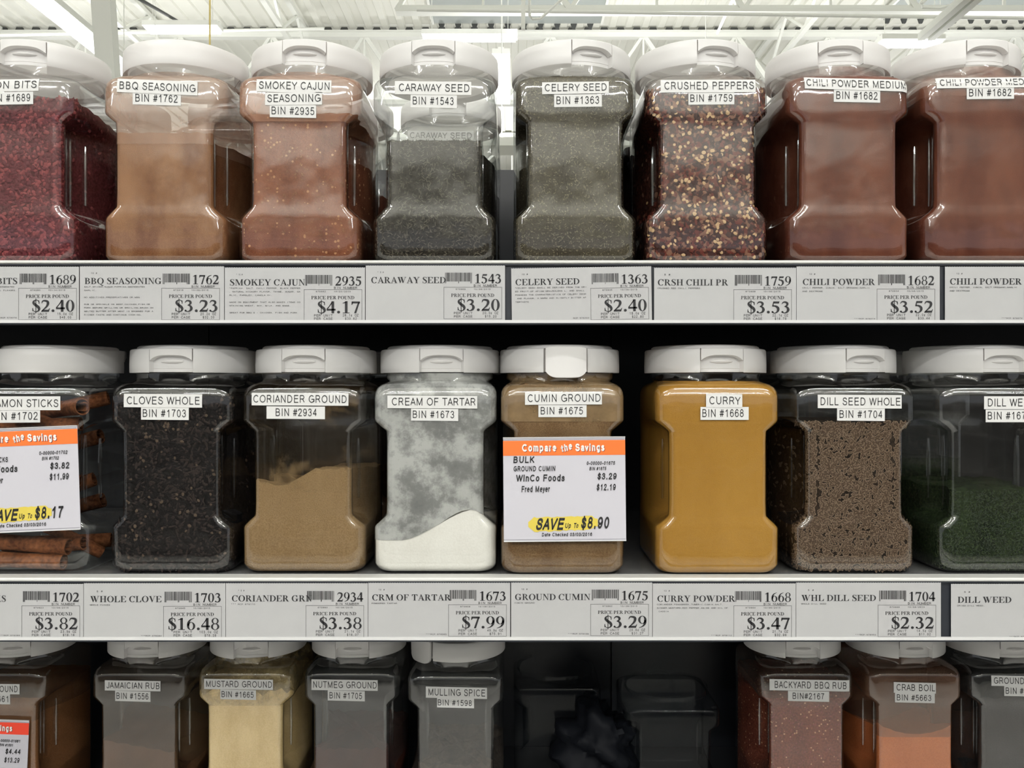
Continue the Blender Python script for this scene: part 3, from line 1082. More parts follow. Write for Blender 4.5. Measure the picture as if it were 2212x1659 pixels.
def tab_angle(Xc, Dc, px):
    """yaw that brings the tab centre to the given column of the photograph"""
    best, bt = 1e9, 0
    for i in range(-80, 81):
        t = math.radians(i)
        X = Xc + LR * math.sin(t)
        Y = Dc - LR * math.cos(t)
        e = abs(X / Y * F + 1106 - px)
        if e < best:
            best, bt = e, t
    return bt


def flatten(items, fn, g):
    for V, Fc, mi in items:
        W = np.array([fn(x, y, mi) for x, y in V])
        g.add(W, Fc, mi)


def sticker(jar, Df, cxpx, base_z, spec):
    """paper strip with lettering on the jar front. spec: text, x0, x1, ytop, ybot (px) and slope (px rise to the right), text inset"""
    s, x0, x1, yt, yb = spec[:5]
    slope = spec[5] if len(spec) > 5 else 0.0
    padl, padr = spec[6] if len(spec) > 6 else (6, 4)
    k = Df / F
    jx = PX(cxpx, Df)
    lx = lambda px: PX(px, Df) - jx
    lz = lambda py: PZ(py, Df) - base_z
    W = x1 - x0
    def mp(px, py, lift):
        py2 = py - slope * ((px - x0) / W - 0.5)
        X, Z = lx(px), lz(py2)
        return (X, front_y(X, min(Z, .19)) - lift, Z)
    g = G()
    n = 44
    up = .0000 if 'BIN' in s else .0004
    V = []
    for j in (0, 1, 2):
        for i in range(n + 1):
            V.append(mp(x0 + W * i / n, yt + (yb - yt) * j / 2, .0004 + up))
    m = len(V)
    V += [(a, b + .00035, c) for a, b, c in V]
    Fc = []
    for j in (0, 1):
        for i in range(n):
            q = j * (n + 1) + i
            Fc.append((q, q + n + 1, q + n + 2, q + 1))
            Fc.append((m + q, m + q + 1, m + q + n + 2, m + q + n + 1))
    for i in range(n):
        Fc.append((i, i + 1, m + i + 1, m + i))
        q = 2 * (n + 1) + i
        Fc.append((q + 1, q, m + q, m + q + 1))
    for q0 in (0, n):
        for j in (0, 1):
            q = j * (n + 1) + q0
            Fc.append((q, q + n + 1, m + q + n + 1, m + q))
    g.add(V, Fc)
    name = 'bin_sticker' if 'BIN' in s else 'name_sticker'
    st = link(name, g.mesh(name, M['paper']), jar)
    H = yb - yt
    items = []
    ch = min(H * 0.62, (spec[7] if len(spec) > 7 else 17) )
    put_text(items, s, x0 + padl, x1 - padr, -(yb - H * 0.22), ch, 'sans', 0.0, res=3)
    gt = G()
    for V2, Fc2, mi in items:
        gt.add(np.array([mp(a, -b, .00062 + up) for a, b in V2]), Fc2)
    link('lettering', gt.mesh('lettering', M['ink']), st)


GROUPS = {'top': 'spice jars on the top shelf', 'mid': 'spice jars on the middle shelf', 'low': 'spice jars on the bottom shelf', 'back': 'spice jars standing in the second row'}


def make_jar(c, Df, bz, label, group, tabpx=None, tabkind='tab', stickers=(), film=None, lidded=True, shell=None, yaw=0.0):
    X = PX(c, Df)
    Yc = Df + JD
    jar = bpy.data.objects.new('spice_jar', None)
    jar.empty_display_size = 0.05
    COL.objects.link(jar)
    jar.location = (X, Yc, bz)
    tag(jar, label, 'jar', GROUPS[group])
    link('jar_body', shell or ME_SHELL, jar)
    if lidded:
        lid = link('lid', ME_LID, jar)
        if tabpx is not None:
            lid.rotation_euler = (0, 0, tab_angle(X, Yc, tabpx))
        elif tabkind == 'none':
            lid.rotation_euler = (0, 0, math.radians(120))
        link('flip_tab', ME_PLATE if tabkind == 'plate' else ME_TAB, lid)
    for s in stickers:
        sticker(jar, Df, c, bz, s)
    if film:
        z0, z1, mat = film
        hfun = z0 if callable(z0) else None
        if hfun:
            z0 = max(.004, min(hfun(x_ * .01, y_ * .01) for x_ in range(-6, 7) for y_ in (-6, 0, 6)) - .002)
        g = G()
        zs = [z for z in sorted([p[0] for p in PROF] + ([.0185 + .003 * i for i in range(28)] if hfun else [])) if z0 < z < z1]
        zs = [z0] + zs + [z1]
        V = []
        n = len(section(z0))
        sec = {}
        cols = [hfun(*section(.03, inset=.0005)[k]) if hfun else 0 for k in range(n)]
        for z in zs:
            P = section(z, inset=.0005)
            for k in range(n):
                if hfun and z < cols[k]:
                    zz = min(cols[k], z1)
                    q = sec.setdefault(round(zz, 4), section(zz, inset=.0005))[k]
                    V.append((q[0], q[1], zz))
                else:
                    V.append((P[k][0], P[k][1], z))
        Fc = [(i * n + k, i * n + (k + 1) % n, (i + 1) * n + (k + 1) % n, (i + 1) * n + k) for i in range(len(zs) - 1) for k in range(n)]
        g.add(V, Fc)
        link('dust_film', g.mesh('dust_film', mat, 40), jar)
    return jar


def fill(jar, hf, mats, name, label, extra=None, seed=1):
    rng = np.random.RandomState(seed)
    g = make_content(hf, mats, inset=.0027 if extra else .0011)
    if extra:
        extra(g, hf, rng)
    o = link(name, g.mesh(name, mats, 50))
    o.location = jar.location
    tag(o, label, 'spice', kind='stuff')
    return o


def level(h, wob=0.0012, sx=0.0, seed=0.0):
    return lambda x, y: h + sx * x + wob * math.sin(x * 160 + seed) * math.cos(y * 130 + seed * 2) + wob * .6 * math.sin(x * 420 + y * 300 + seed)


# ------------------------------------------------------------------ building shell
zf = 0.0
g = G(); g.box(-17, 17, -24, 26.2, -0.05, 0.0)
structure(link('floor', g.mesh('floor', M['floor'])))

# fluted roof deck: flutes run away from the viewer
g = G()
pitch = 0.2
x = -17.0
prof_pts = []
while x < 17:
    prof_pts += [(x, 0), (x + .075, 0), (x + .090, .022), (x + .185, .022)]
    x += pitch
V, Fc = [], []
for (px_, pz_) in prof_pts:
    V += [(px_, -24, CEIL + pz_), (px_, 26, CEIL + pz_)]
for i in range(len(prof_pts) - 1):
    Fc.append((2 * i, 2 * i + 1, 2 * i + 3, 2 * i + 2))
g.add(V, Fc)
structure(link('ceiling', g.mesh('ceiling', M['deck'])))
g = G(); g.box(-17, 17, 26, 26.2, 0, CEIL)
structure(link('wall_back', g.mesh('wall_back', M['deck'])))


def joist_x(Y, ztop, zbot, x0, x1, step, label, dark_gap=False):
    """open web girder running across the view"""
    root = bpy.data.objects.new('roof_girder', None)
    COL.objects.link(root)
    root.location = ((x0 + x1) / 2, Y, ztop)
    tag(root, label, 'girder', 'open web roof girders')
    def sub(name, g, mats=None):
        o = link(name, g.mesh(name, mats or M['steel']), root)
        o.location = -root.location
        return o
    g = G(); g.box(x0, x1, Y - .05, Y + .05, ztop - .07, ztop); g.box(x0, x1, Y - .09, Y - .05, ztop - .015, ztop); sub('top_chord', g)
    g = G(); g.box(x0, x1, Y - .05, Y + .05, zbot, zbot + .03); g.box(x0, x1, Y - .012, Y + .012, zbot + .03, zbot + .07); sub('bottom_chord', g)
    k = 0
    xx = x0
    while xx < x1 - .1:
        g = G(); g.bar((xx, Y, zbot + .03), (xx + step / 2, Y, ztop - .03), .035); sub('web_bar', g)
        g = G(); g.bar((xx + step / 2, Y, ztop - .03), (xx + step, Y, zbot + .03), .05); sub('web_bar', g)
        g = G(); g.bar((xx + step / 2, Y, ztop - .03), (xx + step / 2, Y, zbot + .03), .022); sub('web_post', g)
        xx += step
    if dark_gap:  # added dark plugs give the open flutes their shaded look
        g = G()
        x = -17.0
        while x < 17:
            if x0 < x < x1:
                g.add([(x + .082, Y - .06, ztop + .004), (x + .188, Y - .06, ztop + .004), (x + .172, Y - .06, ztop + .045), (x + .10, Y - .06, ztop + .045),
                       (x + .082, Y - .03, ztop + .004), (x + .188, Y - .03, ztop + .004), (x + .172, Y - .03, ztop + .045), (x + .10, Y - .03, ztop + .045)],
                      [(0, 1, 2, 3), (7, 6, 5, 4), (0, 4, 5, 1), (1, 5, 6, 2), (2, 6, 7, 3), (3, 7, 4, 0)])
            x += pitch
        o = sub('shaded_flute_plug', g, M['dark_gap'])
        o['kind'] = 'stuff'
    return root


def joist_y(X, y0, y1, ztop, zbot, step, label, w=.06):
    root = bpy.data.objects.new('roof_joist', None)
    COL.objects.link(root)
    root.location = (X, (y0 + y1) / 2, ztop)
    tag(root, label, 'joist', 'roof joists running away under the deck')
    def sub(name, g):
        o = link(name, g.mesh(name, M['steel']), root)
        o.location = -root.location
    g = G(); g.box(X - w / 2, X + w / 2, y0, y1, ztop - .05, ztop); sub('top_chord', g)
    g = G(); g.box(X - w / 2, X + w / 2, y0, y1, zbot, zbot + .045); sub('bottom_chord', g)
    yy = y0
    while yy < y1 - .1:
        g = G(); g.bar((X, yy, zbot + .03), (X, yy + step / 2, ztop - .03), .03); sub('web_bar', g)
        g = G(); g.bar((X, yy + step / 2, ztop - .03), (X, yy + step, zbot + .03), .03); sub('web_bar', g)
        yy += step


joist_x(10.6, CEIL - .052, CZ + 3.45, -9.3, 9.3, 1.15, 'white roof girder under the row of dark deck flutes', True)
joist_x(7.4, CEIL - .02, CZ + 3.20, -1.0, 8.0, 1.5, 'white open web girder crossing below the grey skylights, nearest the camera')
joist_x(15.0, CEIL - .02, CZ + 3.5, -12, 12, 1.6, 'farthest white roof girder, seen just above the jar lids')
for X, lab in ((-6.3, 'roof joist at the far left edge of the ceiling'), (-4.3, 'roof joist left of the yellow cable'), (-2.55, 'roof joist just right of the yellow cable'),
               (3.25, 'roof joist left of the right skylight'), (6.9, 'roof joist beyond the right skylight at the right edge')):
    joist_y(X, 5.6, 18.0, CEIL - .01, CZ + 3.92, 1.3, lab)

# skylight panels set into the deck (dull grey)
def skylight(px0, px1, y0, y1, lab):
    z = CEIL - .012
    k = (z - CZ)
    root = tag(bpy.data.objects.new('skylight', None), lab, 'skylight')
    COL.objects.link(root)
    ym = 10.45
    X0 = PX(px0, y1 if y1 < ym else ym)
    X1 = PX(px1, y1 if y1 < ym else ym)
    root.location = ((X0 + X1) / 2, (y0 + y1) / 2, z)
    g = G(); g.box(X0, X1, y0, y1, z - .03, z - .008)
    o = link('panel', g.mesh('panel', M['skylight']), root); o.location = -root.location
    g = G()
    for (a, b, c, d) in ((X0 - .03, X0, y0, y1), (X1, X1 + .03, y0, y1)):
        g.box(a, b, c, d, z - .045, z - .005)
    o = link('curb', g.mesh('curb', M['steel']), root); o.location = -root.location
    g = G()  # dark plugs added here too, for the shaded look of open flutes
    x = X0 + .05
    while x < X1 - .08:
        g.add([(x, y1 + .005, z - .03), (x + .075, y1 + .005, z - .03), (x + .055, y1 + .005, z - .085), (x + .02, y1 + .005, z - .085),
               (x, y1 + .03, z - .03), (x + .075, y1 + .03, z - .03), (x + .055, y1 + .03, z - .085), (x + .02, y1 + .03, z - .085)],
              [(3, 2, 1, 0), (4, 5, 6, 7), (1, 5, 4, 0), (2, 6, 5, 1), (3, 7, 6, 2), (0, 4, 7, 3)])
        x += pitch
    o = link('shaded_flute_plug', g.mesh('shaded_flute_plug', M['dark_gap']), root); o.location = -root.location
    o['kind'] = 'stuff'


skylight(938, 1297, 7.6, 10.35, 'grey skylight panel above the caraway and celery jars')
skylight(1902, 2600, 7.6, 10.2, 'grey skylight panel at the top right corner')

# hanging lamps over the aisles (the lights themselves are set at the top)
def strip_lamp(lx, ly, z, length, lab, rz=0.0, panel=False, group='hanging strip lamps'):
    root = tag(bpy.data.objects.new('strip_lamp', None), lab, 'lamp', group)
    COL.objects.link(root)
    root.location = (lx, ly, z)
    root.rotation_euler = (0, 0, rz)
    g = G(); g.box(-length / 2, length / 2, -.09, .09, .0, .05); g.box(-length / 2, length / 2, -.03, .03, .05, .065)
    link('housing', g.mesh('housing', M['steel']), root)
    if panel:
        g = G(); g.box(-length / 2 + .02, length / 2 - .02, -.085, .085, -.022, -.001)
        link('diffuser', g.mesh('diffuser', M['tube']), root)
    for dy in (() if panel else (-.045, .045)):
        g = G(); g.tube([(-length / 2 + .03, dy, -.014), (length / 2 - .03, dy, -.014)], .013, 8)
        link('tube', g.mesh('tube', M['tube'], 60), root)
    for dx in (-length * .4, length * .4):
        g = G(); g.tube([(dx, 0, .06), (dx, 0, CEIL - z - .06)], .004, 6)
        link('hanger_rod', g.mesh('hanger_rod', M['steel']), root)


for i_, (lx, ly) in enumerate(LAMP_ROWS):
    strip_lamp(lx, ly, LAMP_Z, 2.4, 'strip lamp hanging over the aisle behind the camera', group='aisle lamps behind the camera')
strip_lamp(-.11, 9.3, CZ + 3.30, 1.5, 'bright strip lamp glowing between the caraway and celery lids', rz=math.pi / 2, panel=True)
strip_lamp(PX(1015, 9.0), 9.0, PZ(80, 9.0), 1.0, 'strip lamp just above the caraway lid', panel=True)
strip_lamp(PX(1965, 8.2), 8.2, PZ(92, 8.2), 0.6, 'strip lamp between the two chili powder lids', panel=True)
strip_lamp(PX(395, 8.6), 8.6, PZ(62, 8.6), 0.75, 'strip lamp above the lid left of the yellow cable', panel=True)
strip_lamp(PX(190, 6.9), 6.9, PZ(82, 6.9), 1.6, 'large slanting strip lamp above the leftmost lids', rz=math.pi / 2, panel=True)

for (lx, ly, pw_) in FILL_UPLIGHTS:  # trough housings made up for the added deck lights
    root = tag(bpy.data.objects.new('fill_uplight', None), 'white trough of an added uplight ' + ('behind the camera' if ly < 0 else 'hanging in front, hidden behind or above the top row of jars'), 'lamp',
               'added uplights behind the camera' if ly < 0 else 'added uplights in front')
    COL.objects.link(root)
    root.location = (lx, ly, CZ + 2.35)
    g = G(); g.box(-1.22, 1.22, -.17, .17, -.06, -.012); g.box(-1.22, 1.22, -.18, -.17, -.06, .02); g.box(-1.22, 1.22, .17, .18, -.06, .02)
    link('housing', g.mesh('housing', M['steel']), root)
    for dx in (-1.0, 1.0):
        g = G(); g.tube([(dx, 0, -.012), (dx, 0, CEIL - CZ - 2.35 - .06)], .004, 6)
        link('hanger_rod', g.mesh('hanger_rod', M['steel']), root)

# pipes, hangers, struts and the yellow cable
def rod(name, a, b, w, mat, lab, cat, h=None, round_=False):
    g = G()
    if round_:
        g.tube([a, b], w / 2, 10)
    else:
        g.bar(a, b, w, h)
    o = link(name, g.mesh(name, mat, 60 if round_ else None))
    tag(o, lab, cat)
    return o


def Pt(px, py, D):
    return (PX(px, D), D, PZ(py, D))


rod('power_cable', Pt(454, -300, 6.0), Pt(453, 190, 6.0), .013, M['cable'], 'thin yellow cable hanging from the ceiling above the second lid', 'cable', round_=True)
rod('sloping_beam', Pt(205, -260, 5.2), Pt(238, 215, 5.6), .09, M['steel'], 'steep white beam above the gap between the first two lids', 'beam', h=.12)
rod('slotted_strut', Pt(2125, -40, 5.4), Pt(1990, 80, 7.2), .055, M['steel'], 'left one of two slanting slotted struts above the last two lids', 'strut')
rod('slotted_strut', Pt(2150, -40, 5.4), Pt(2012, 80, 7.2), .055, M['steel'], 'right one of two slanting slotted struts above the last two lids', 'strut')
rod('hanger_strut', Pt(1131, -60, 6.6), Pt(1130, 64, 6.6), .032, M['steel'], 'short upright hanger ending above the celery seed lid', 'strut')
rod('chain_hanger', Pt(1610, -60, 7.0), Pt(1549, 72, 8.6), .02, M['steel'], 'thin slanting hanger above the crushed peppers lid', 'strut')
rod('sprinkler_pipe', Pt(900, 21, 7.0), Pt(2400, 42, 7.0), .03, M['steel'], 'white pipe crossing the grey skylights', 'pipe', round_=True)
rod('sprinkler_pipe', Pt(-200, 80, 9.4), Pt(700, 62, 9.4), .035, M['steel'], 'white pipe crossing above the three leftmost lids', 'pipe', round_=True)
rod('conduit', Pt(270, -20, 6.5), Pt(395, 52, 9.5), .03, M['dark_gap'], 'dark thin conduit slanting left of the yellow cable', 'pipe', round_=True)
g = G()
g.tube([Pt(1144, -60, 6.8), Pt(1144, 34, 6.8), Pt(1150, 41, 6.8), Pt(1168, 40, 6.8), Pt(1235, -20, 6.8)], .011, 8)
tag(link('bent_conduit', g.mesh('bent_conduit', M['steel'], 60)), 'white bent conduit loop hanging across the middle skylight', 'pipe')
g = G()
g.tube([Pt(2070, -60, 6.8), Pt(1990, 8, 6.8), Pt(1992, 16, 6.8), Pt(2030, 18, 6.8), Pt(2090, 0, 6.8)], .011, 8)
tag(link('bent_conduit', g.mesh('bent_conduit', M['steel'], 60)), 'white bent conduit loop hanging across the right skylight', 'pipe')

# aisle behind the camera: the opposite shelving run, only met in reflections
root = tag(bpy.data.objects.new('opposite_gondola', None), 'grey shelving run on the other side of the aisle behind the camera', 'shelving')
COL.objects.link(root)
root.location = (0, -3.2, 0)
g = G(); g.box(-6, 6, -.05, 0, 0, 1.55); link('back_panel', g.mesh('back_panel', M['gond']), root)
for z in (.2, .62, 1.04, 1.38):
    g = G(); g.box(-6, 6, 0, .34, z, z + .03); link('shelf_board', g.mesh('shelf_board', M['gond']), root)

# ------------------------------------------------------------------ the shelving in view
SX0, SX1 = -0.95, 0.95
BACK = 1.30
unit = tag(bpy.data.objects.new('shelving_back', None), 'dark metal back panels of the spice shelving unit', 'shelving')
COL.objects.link(unit)
unit.location = (0, BACK, 0)
seams = [SX0 - .3, -0.46, PX(1320, BACK), 0.80, SX1 + .3]
for a, b in zip(seams[:-1], seams[1:]):
    g = G()
    g.box(a + .0012, b - .0012, 0, .012, 0.0, CZ + .325)
    link('back_panel', g.mesh('back_panel', M['backpanel']), unit)
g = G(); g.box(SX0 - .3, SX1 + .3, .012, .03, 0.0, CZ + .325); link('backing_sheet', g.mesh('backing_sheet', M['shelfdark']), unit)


def shelf(ztop_px, lip_px, tag0_px, tag1_px, bot_px, depth_back, lab, front=DA, z_top=None):
    """metal shelf with a price rail. pixel rows are measured on its front edge"""
    zt = z_top
    root = tag(bpy.data.objects.new('metal_shelf', None), lab, 'shelf', 'price rail shelves')
    COL.objects.link(root)
    root.location = (0, front, zt)
    def sub(name, g, mat, sm=None):
        o = link(name, g.mesh(name, mat, sm), root)
        o.location = (0, -front, -zt)
        return o
    zb = PZ(bot_px, front)
    g = G(); g.box(SX0 - .3, SX1 + .3, front + .004, BACK - .002, zt - .010, zt); sub('shelf_panel', g, M['shelfshade'])
    g = G(); g.box(SX0 - .3, SX1 + .3, front + .003, front + .026, zt - .009, zt + .0003); sub('lit_front_strip', g, M['shelfmetal'])  # lit front strip of the same shelf top, kept in the light paint
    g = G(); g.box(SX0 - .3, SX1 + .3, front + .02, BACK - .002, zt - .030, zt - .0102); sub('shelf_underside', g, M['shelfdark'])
    # rounded white lip
    zl0, zl1 = PZ(ztop_px, front), PZ(lip_px, front)
    g = G()
    R = max(.0012, (zl0 - zl1) / 2)
    g.tube([(SX0 - .3, front + R * .6, (zl0 + zl1) / 2), (SX1 + .3, front + R * .6, (zl0 + zl1) / 2)], R, 12)
    sub('front_lip', g, M['shelfmetal'], 60)
    # dark rail body with grooves
    za, zc, zd = PZ(lip_px, front), PZ(tag0_px, front), PZ(tag1_px, front)
    g = G()
    g.box(SX0 - .3, SX1 + .3, front + .0022, front + .012, zb, za)
    g.box(SX0 - .3, SX1 + .3, front + .0002, front + .004, zc + .0008, zc + .0022)
    g.box(SX0 - .3, SX1 + .3, front - .0006, front + .004, zb, zb + .0022)
    sub('price_rail', g, M['rail'])
    # clear lower lip holding the tags, its white highlight put into the colour
    g = G()
    g.box(SX0 - .3, SX1 + .3, front - .0012, front + .0012, zd - .0028, zd)
    sub('rail_lip', g, M['railedge'])
    return root


Z_TOP = CZ + 0.1180
Z_MID = CZ - 0.1872
Z_LOW = CZ - 0.5500
shelf(562, 569.5, 575, 691.5, 700, 1, 'upper shelf with the chili powder and celery seed price tags', z_top=Z_TOP)
shelf(1248, 1256.5, 1261, 1376, 1386, 1, 'middle shelf with the ground cumin and curry powder price tags', z_top=Z_MID)
root = tag(bpy.data.objects.new('metal_shelf', None), 'low set back shelf carrying the mustard and crab boil jars', 'shelf')
COL.objects.link(root)
root.location = (0, 1.05, Z_LOW)
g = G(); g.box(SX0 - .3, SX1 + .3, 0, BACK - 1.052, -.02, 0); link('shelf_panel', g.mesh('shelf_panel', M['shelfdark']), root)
g = G(); g.box(SX0 - .3, SX1 + .3, -.01, 0, -.06, 0); link('front_lip', g.mesh('front_lip', M['rail']), root)

# ------------------------------------------------------------------ price tags
def price_tag(L, R_, T, B, name, nx0, nx1, bx, ny, num, price, unit_, case, code, date, desc=(), rcp=None, head='10 #', tilt=0.0, label=''):
    cx, cy = (L + R_) / 2, (T + B) / 2
    root = bpy.data.objects.new('price_tag', None)
    COL.objects.link(root)
    root.location = (PX(cx, DA), DA, PZ(cy, DA))
    root.rotation_euler = (0, -tilt, 0)
    tag(root, label, 'price tag', 'price tags on the shelf rails')
    k = DA / F
    loc = lambda x, y: ((x - cx) * k, (cy - y) * k)
    g = G()
    # paper with a perforated top edge
    n = int((R_ - L) / 2.6)
    top = []
    for i in range(n + 1):
        xx = L + (R_ - L) * i / n
        top.append((xx, T + (0.9 if i % 2 else 0)))
    V = []
    for (xx, yy) in top:
        a, b = loc(xx, yy)
        V.append((a, 0, b))
    for (xx, yy) in top:
        a, b = loc(xx, B)
        V.append((a, 0, b))
    m = n + 1
    V2 = [(a, .0005, b) for a, _, b in V]
    Fc = [(i, i + 1, m + i + 1, m + i) for i in range(n)]
    Fc += [tuple(2 * m + q for q in reversed(f)) for f in Fc[:n]]
    Fc += [(i + 1, i, 2 * m + i, 2 * m + i + 1) for i in range(n)]
    Fc += [(0, m, 3 * m, 2 * m), (n, 2 * m + n, 3 * m + n, m + n)]
    g.add(V + V2, Fc)
    link('paper', g.mesh('paper', M['tagpaper']), root)
    def lettering(nm, items, mats):
        g = G()
        for V2_, Fc_, mi in items:
            W = np.stack([(V2_[:, 0] - cx) * k, np.full(len(V2_), -.00022 - .00004 * mi), (V2_[:, 1] + cy) * k], 1)
            g.add(W, Fc_, mi)
        if g.n:
            link(nm, g.mesh(nm, mats), root)
    it = []
    put_text(it, name, nx0, nx1, -(ny + 13.6), 13.2, 'serif')
    lettering('product_name', it, M['ink'])
    it = []
    dx = bx - 352
    put_text(it, num, 417 + dx, 473 + dx, -(ny + 14), 20.0, 'serif')
    lettering('bin_number', it, M['ink'])
    it = []
    put_text(it, 'PRICE PER POUND', 365 + dx, 458 + dx, -(ny + 43.5), 7.2, 'serif')
    w = 379 if len(price) < 6 else 360
    put_text(it, price, w + dx, 470 + dx, -(ny + 73.5), 25.5, 'serif')
    lettering('price', it, M['ink'])
    it = []
    put_text(it, 'BIN NUMBER', 414 + dx, 464 + dx, -(ny + 21.4), 5.0, 'mono', res=1)
    put_text(it, code, 375 + dx, 396 + dx, -(ny + 28.4), 3.2, 'mono', 0.01, res=1)
    put_text(it, date, 414 + dx, 450 + dx, -(ny + 28.4), 3.2, 'mono', 0.01, res=1)
    put_text(it, 'PER UNIT', 371 + dx, 411 + dx, -(ny + 81.0), 5.2, 'mono', res=1)
    put_text(it, unit_ + '\u00a2 OZ', (433 if len(unit_) < 5 else 427) + dx, 467 + dx, -(ny + 80.8), 5.6, 'mono', res=1)
    put_text(it, 'PER CASE', 371 + dx, 411 + dx, -(ny + 88.2), 5.2, 'mono', res=1)
    put_text(it, case, 438 + dx, 463 + dx, -(ny + 88.2), 5.4, 'mono', res=1)
    put_text(it, head, nx0 + 14, nx0 + 27, -(ny - 8), 3.6, 'mono', 0.01, res=1)
    for i, d in enumerate(desc):
        if d:
            pl = len(d) - len(d.lstrip())
            dd = d.strip()
            put_text(it, dd, nx0 - 1 + pl * 3.64, nx0 - 1 + (pl + len(dd)) * 3.64, -(ny + 21.2 + 7.55 * i), 3.0, 'mono', 0.015, res=1)
    if rcp:
        put_text(it, rcp, 345 + dx - 3.4 * len(rcp), 345 + dx, -(ny + 88.0), 3.0, 'mono', 0.015, res=1)
    lettering('small_print', it, M['greyink'])
    # frame around the price, cut off by the rail lip
    g = G()
    def ln(x0, y0, x1, y1):
        a, b = loc(x0, y0)
        c, d = loc(x1, y1)
        g.add([(a, -.0002, b), (c, -.0002, b), (c, -.0002, d), (a, -.0002, d)], [(0, 1, 2, 3)])
    yb_ = min(B - 1, ny + 91)
    ln(349 + dx, ny + 22.2, 474.5 + dx, ny + 22.9)
    ln(349 + dx, ny + 22.2, 349.7 + dx, yb_)
    ln(474 + dx, ny + 22.2, 474.7 + dx, yb_)
    if yb_ < B - 1.5:
        ln(349 + dx, yb_ - .6, 474.5 + dx, yb_)
    link('price_frame', g.mesh('price_frame', M['greyink']), root)
    # barcode
    g = G()
    rg = random.Random(int(num))
    xx = 352 + dx
    j = 0
    while xx < 409.5 + dx:
        wbar = rg.choice([.7, .9, 1.3, 1.9])
        tall = j in (0, 1) or xx > 404 + dx or abs(xx - 381 - dx) < 1.2
        ln(xx, ny - 9, min(xx + wbar, 410 + dx), ny + (14 if tall else 10))
        xx += wbar + rg.choice([.7, .9, 1.2])
        j += 1
    link('barcode', g.mesh('barcode', M['ink']), root)
    # printed edge line at the right
    return root


D15 = '10/08/2015'
TT, TB = 576, 693.2
price_tag(-140, 170.5, 575.5, TB, 'BACON BITS', -84, 37.5, 43, 600, '1689', '$2.40', '15.0', '$48.00', '670280', '02/14/2016', ['SOY FLOUR,PARTIALLY HYDROGENATED', 'SOYBEAN OIL,SALT,NATURAL FLAVORS,', 'CARAMEL COLOR, RED 40.'], '***RCP 678078', label='leftmost price tag on the upper rail, for bacon bits at $2.40')
price_tag(172.5, 484, 574.8, TB, 'BBQ SEASONING', 183, 349, 352, 600, '1762', '$3.23', '20.2', '$32.30', '670418', D15, ['SALT,SPICES,SUGAR,PAPRIKA,DEHYDRATED', 'GARLIC.', '', 'NO ADDITIVES,PRESERVATIVES OR MSG', '', 'RUB OR SPRINKLE ON BEEF,CHICKEN,FISH,OR', 'PORK BEFORE GRILLING OR BROILING.BRUSH ON', 'MELTED BUTTER AFTER MEAT IS BROWNED FOR A', 'RICHER TASTE AND CONTINUE COOKING.'], label='white price tag reading BBQ seasoning $3.23 on the upper rail')
price_tag(485.5, 788.5, 577.5, TB, 'SMOKEY CAJUN', 497, 659, 659.5, 603, '2935', '$4.17', '26.1', '$39.62', '670992', '10/20/2015', ['*PAPRIKA, SALT, CHILI PEPPER, BLACK PEPPER', ', NATURAL HICKORY FLAVOR, THYME, SUGAR, GA', 'RLIC, PARSLEY, CANOLA OI.', '', 'MADE ON EQUIPMENT THAT ALSO MAKES ITEMS CO', 'NTAINING WHEAT, SOY, MILK, AND EGGS.', '', 'GREAT FOR BBQ S - CHICKEN, FISH AND PORK'], head='* 10 #', label='white price tag reading smokey cajun $4.17 on the upper rail')
price_tag(790, 1091, 573.2, TB, 'CARAWAY SEED', 802, 963, 961.5, 598, '1543', '$3.20', '20.0', '$15.20', '670969', D15, ['.'], head='* 5 #', label='white price tag reading caraway seed $3.20 on the upper rail')
price_tag(1105, 1407.5, 577.0, TB + 1, 'CELERY SEED', 1114, 1252, 1278.5, 600.5, '1363', '$2.40', '15.0', '$22.80', '670935', D15, ['*CELERY SEED SHALL BE DERIVED FROM THE DRI', 'ED FRUIT OF APIUM GRAVEOLENS L. AND SHALL', 'POSSESS THE CHARACTERISTICS OF CELERY ODOR', ' AND FLAVOR, A WARM AND SLIGHTLY BITTER AF', 'TERTASTE'], 'RCP 678393', tilt=math.radians(0.9), label='slightly tilted white price tag reading celery seed $2.40')
price_tag(1413, 1720, 578, TB, 'CRSH CHILI PR', 1421, 1573, 1587.5, 603, '1759', '$3.53', '22.1', '$16.78', '670859', D15, ['CRUSHED RED CHILI PEPPERS.'], head='5 #', label='white price tag reading crsh chili pr $3.53')
price_tag(1721, 2030, 575, TB, 'CHILI POWDER', 1734, 1890, 1897, 602, '1682', '$3.52', '22.0', '$33.44', '670934', D15, ['CHILI PEPPER, CUMIN, SALT,OREGANO,GARLIC', 'AND DEXTROSE'], '***RCP 678074', label='chili powder $3.52 price tag right of the crsh chili pr tag')
price_tag(2041.5, 2350, 575.5, TB, 'CHILI POWDER', 2052, 2207, 2215, 601, '1682', '$3.52', '22.0', '$33.44', '670934', D15, ['CHILI PEPPER, CUMIN, SALT,OREGANO,GARLIC', 'AND DEXTROSE'], '***RCP 678074', label='rightmost chili powder price tag, cut off by the right edge of the photo')
MB_ = 1378.0
price_tag(-125, 180, 1261, MB_, 'CINNAMON STICKS', -190 + 20, 13, 50, 1286, '1702', '$3.82', '23.9', '$18.16', '670923', D15, ['INDONESIAN CASSIA STICKS ADDITIONALLY PROCESSED'], '***RCP 678383', label='leftmost price tag on the middle rail, for cinnamon sticks at $3.82')
price_tag(181, 487, 1259.5, MB_, 'WHOLE CLOVE', 195, 349, 356, 1287, '1703', '$16.48', '103.0', '$78.28', '670945', D15, ['WHOLE CLOVES'], '***RCP 678384', head='5 #', label='white price tag reading whole clove $16.48')
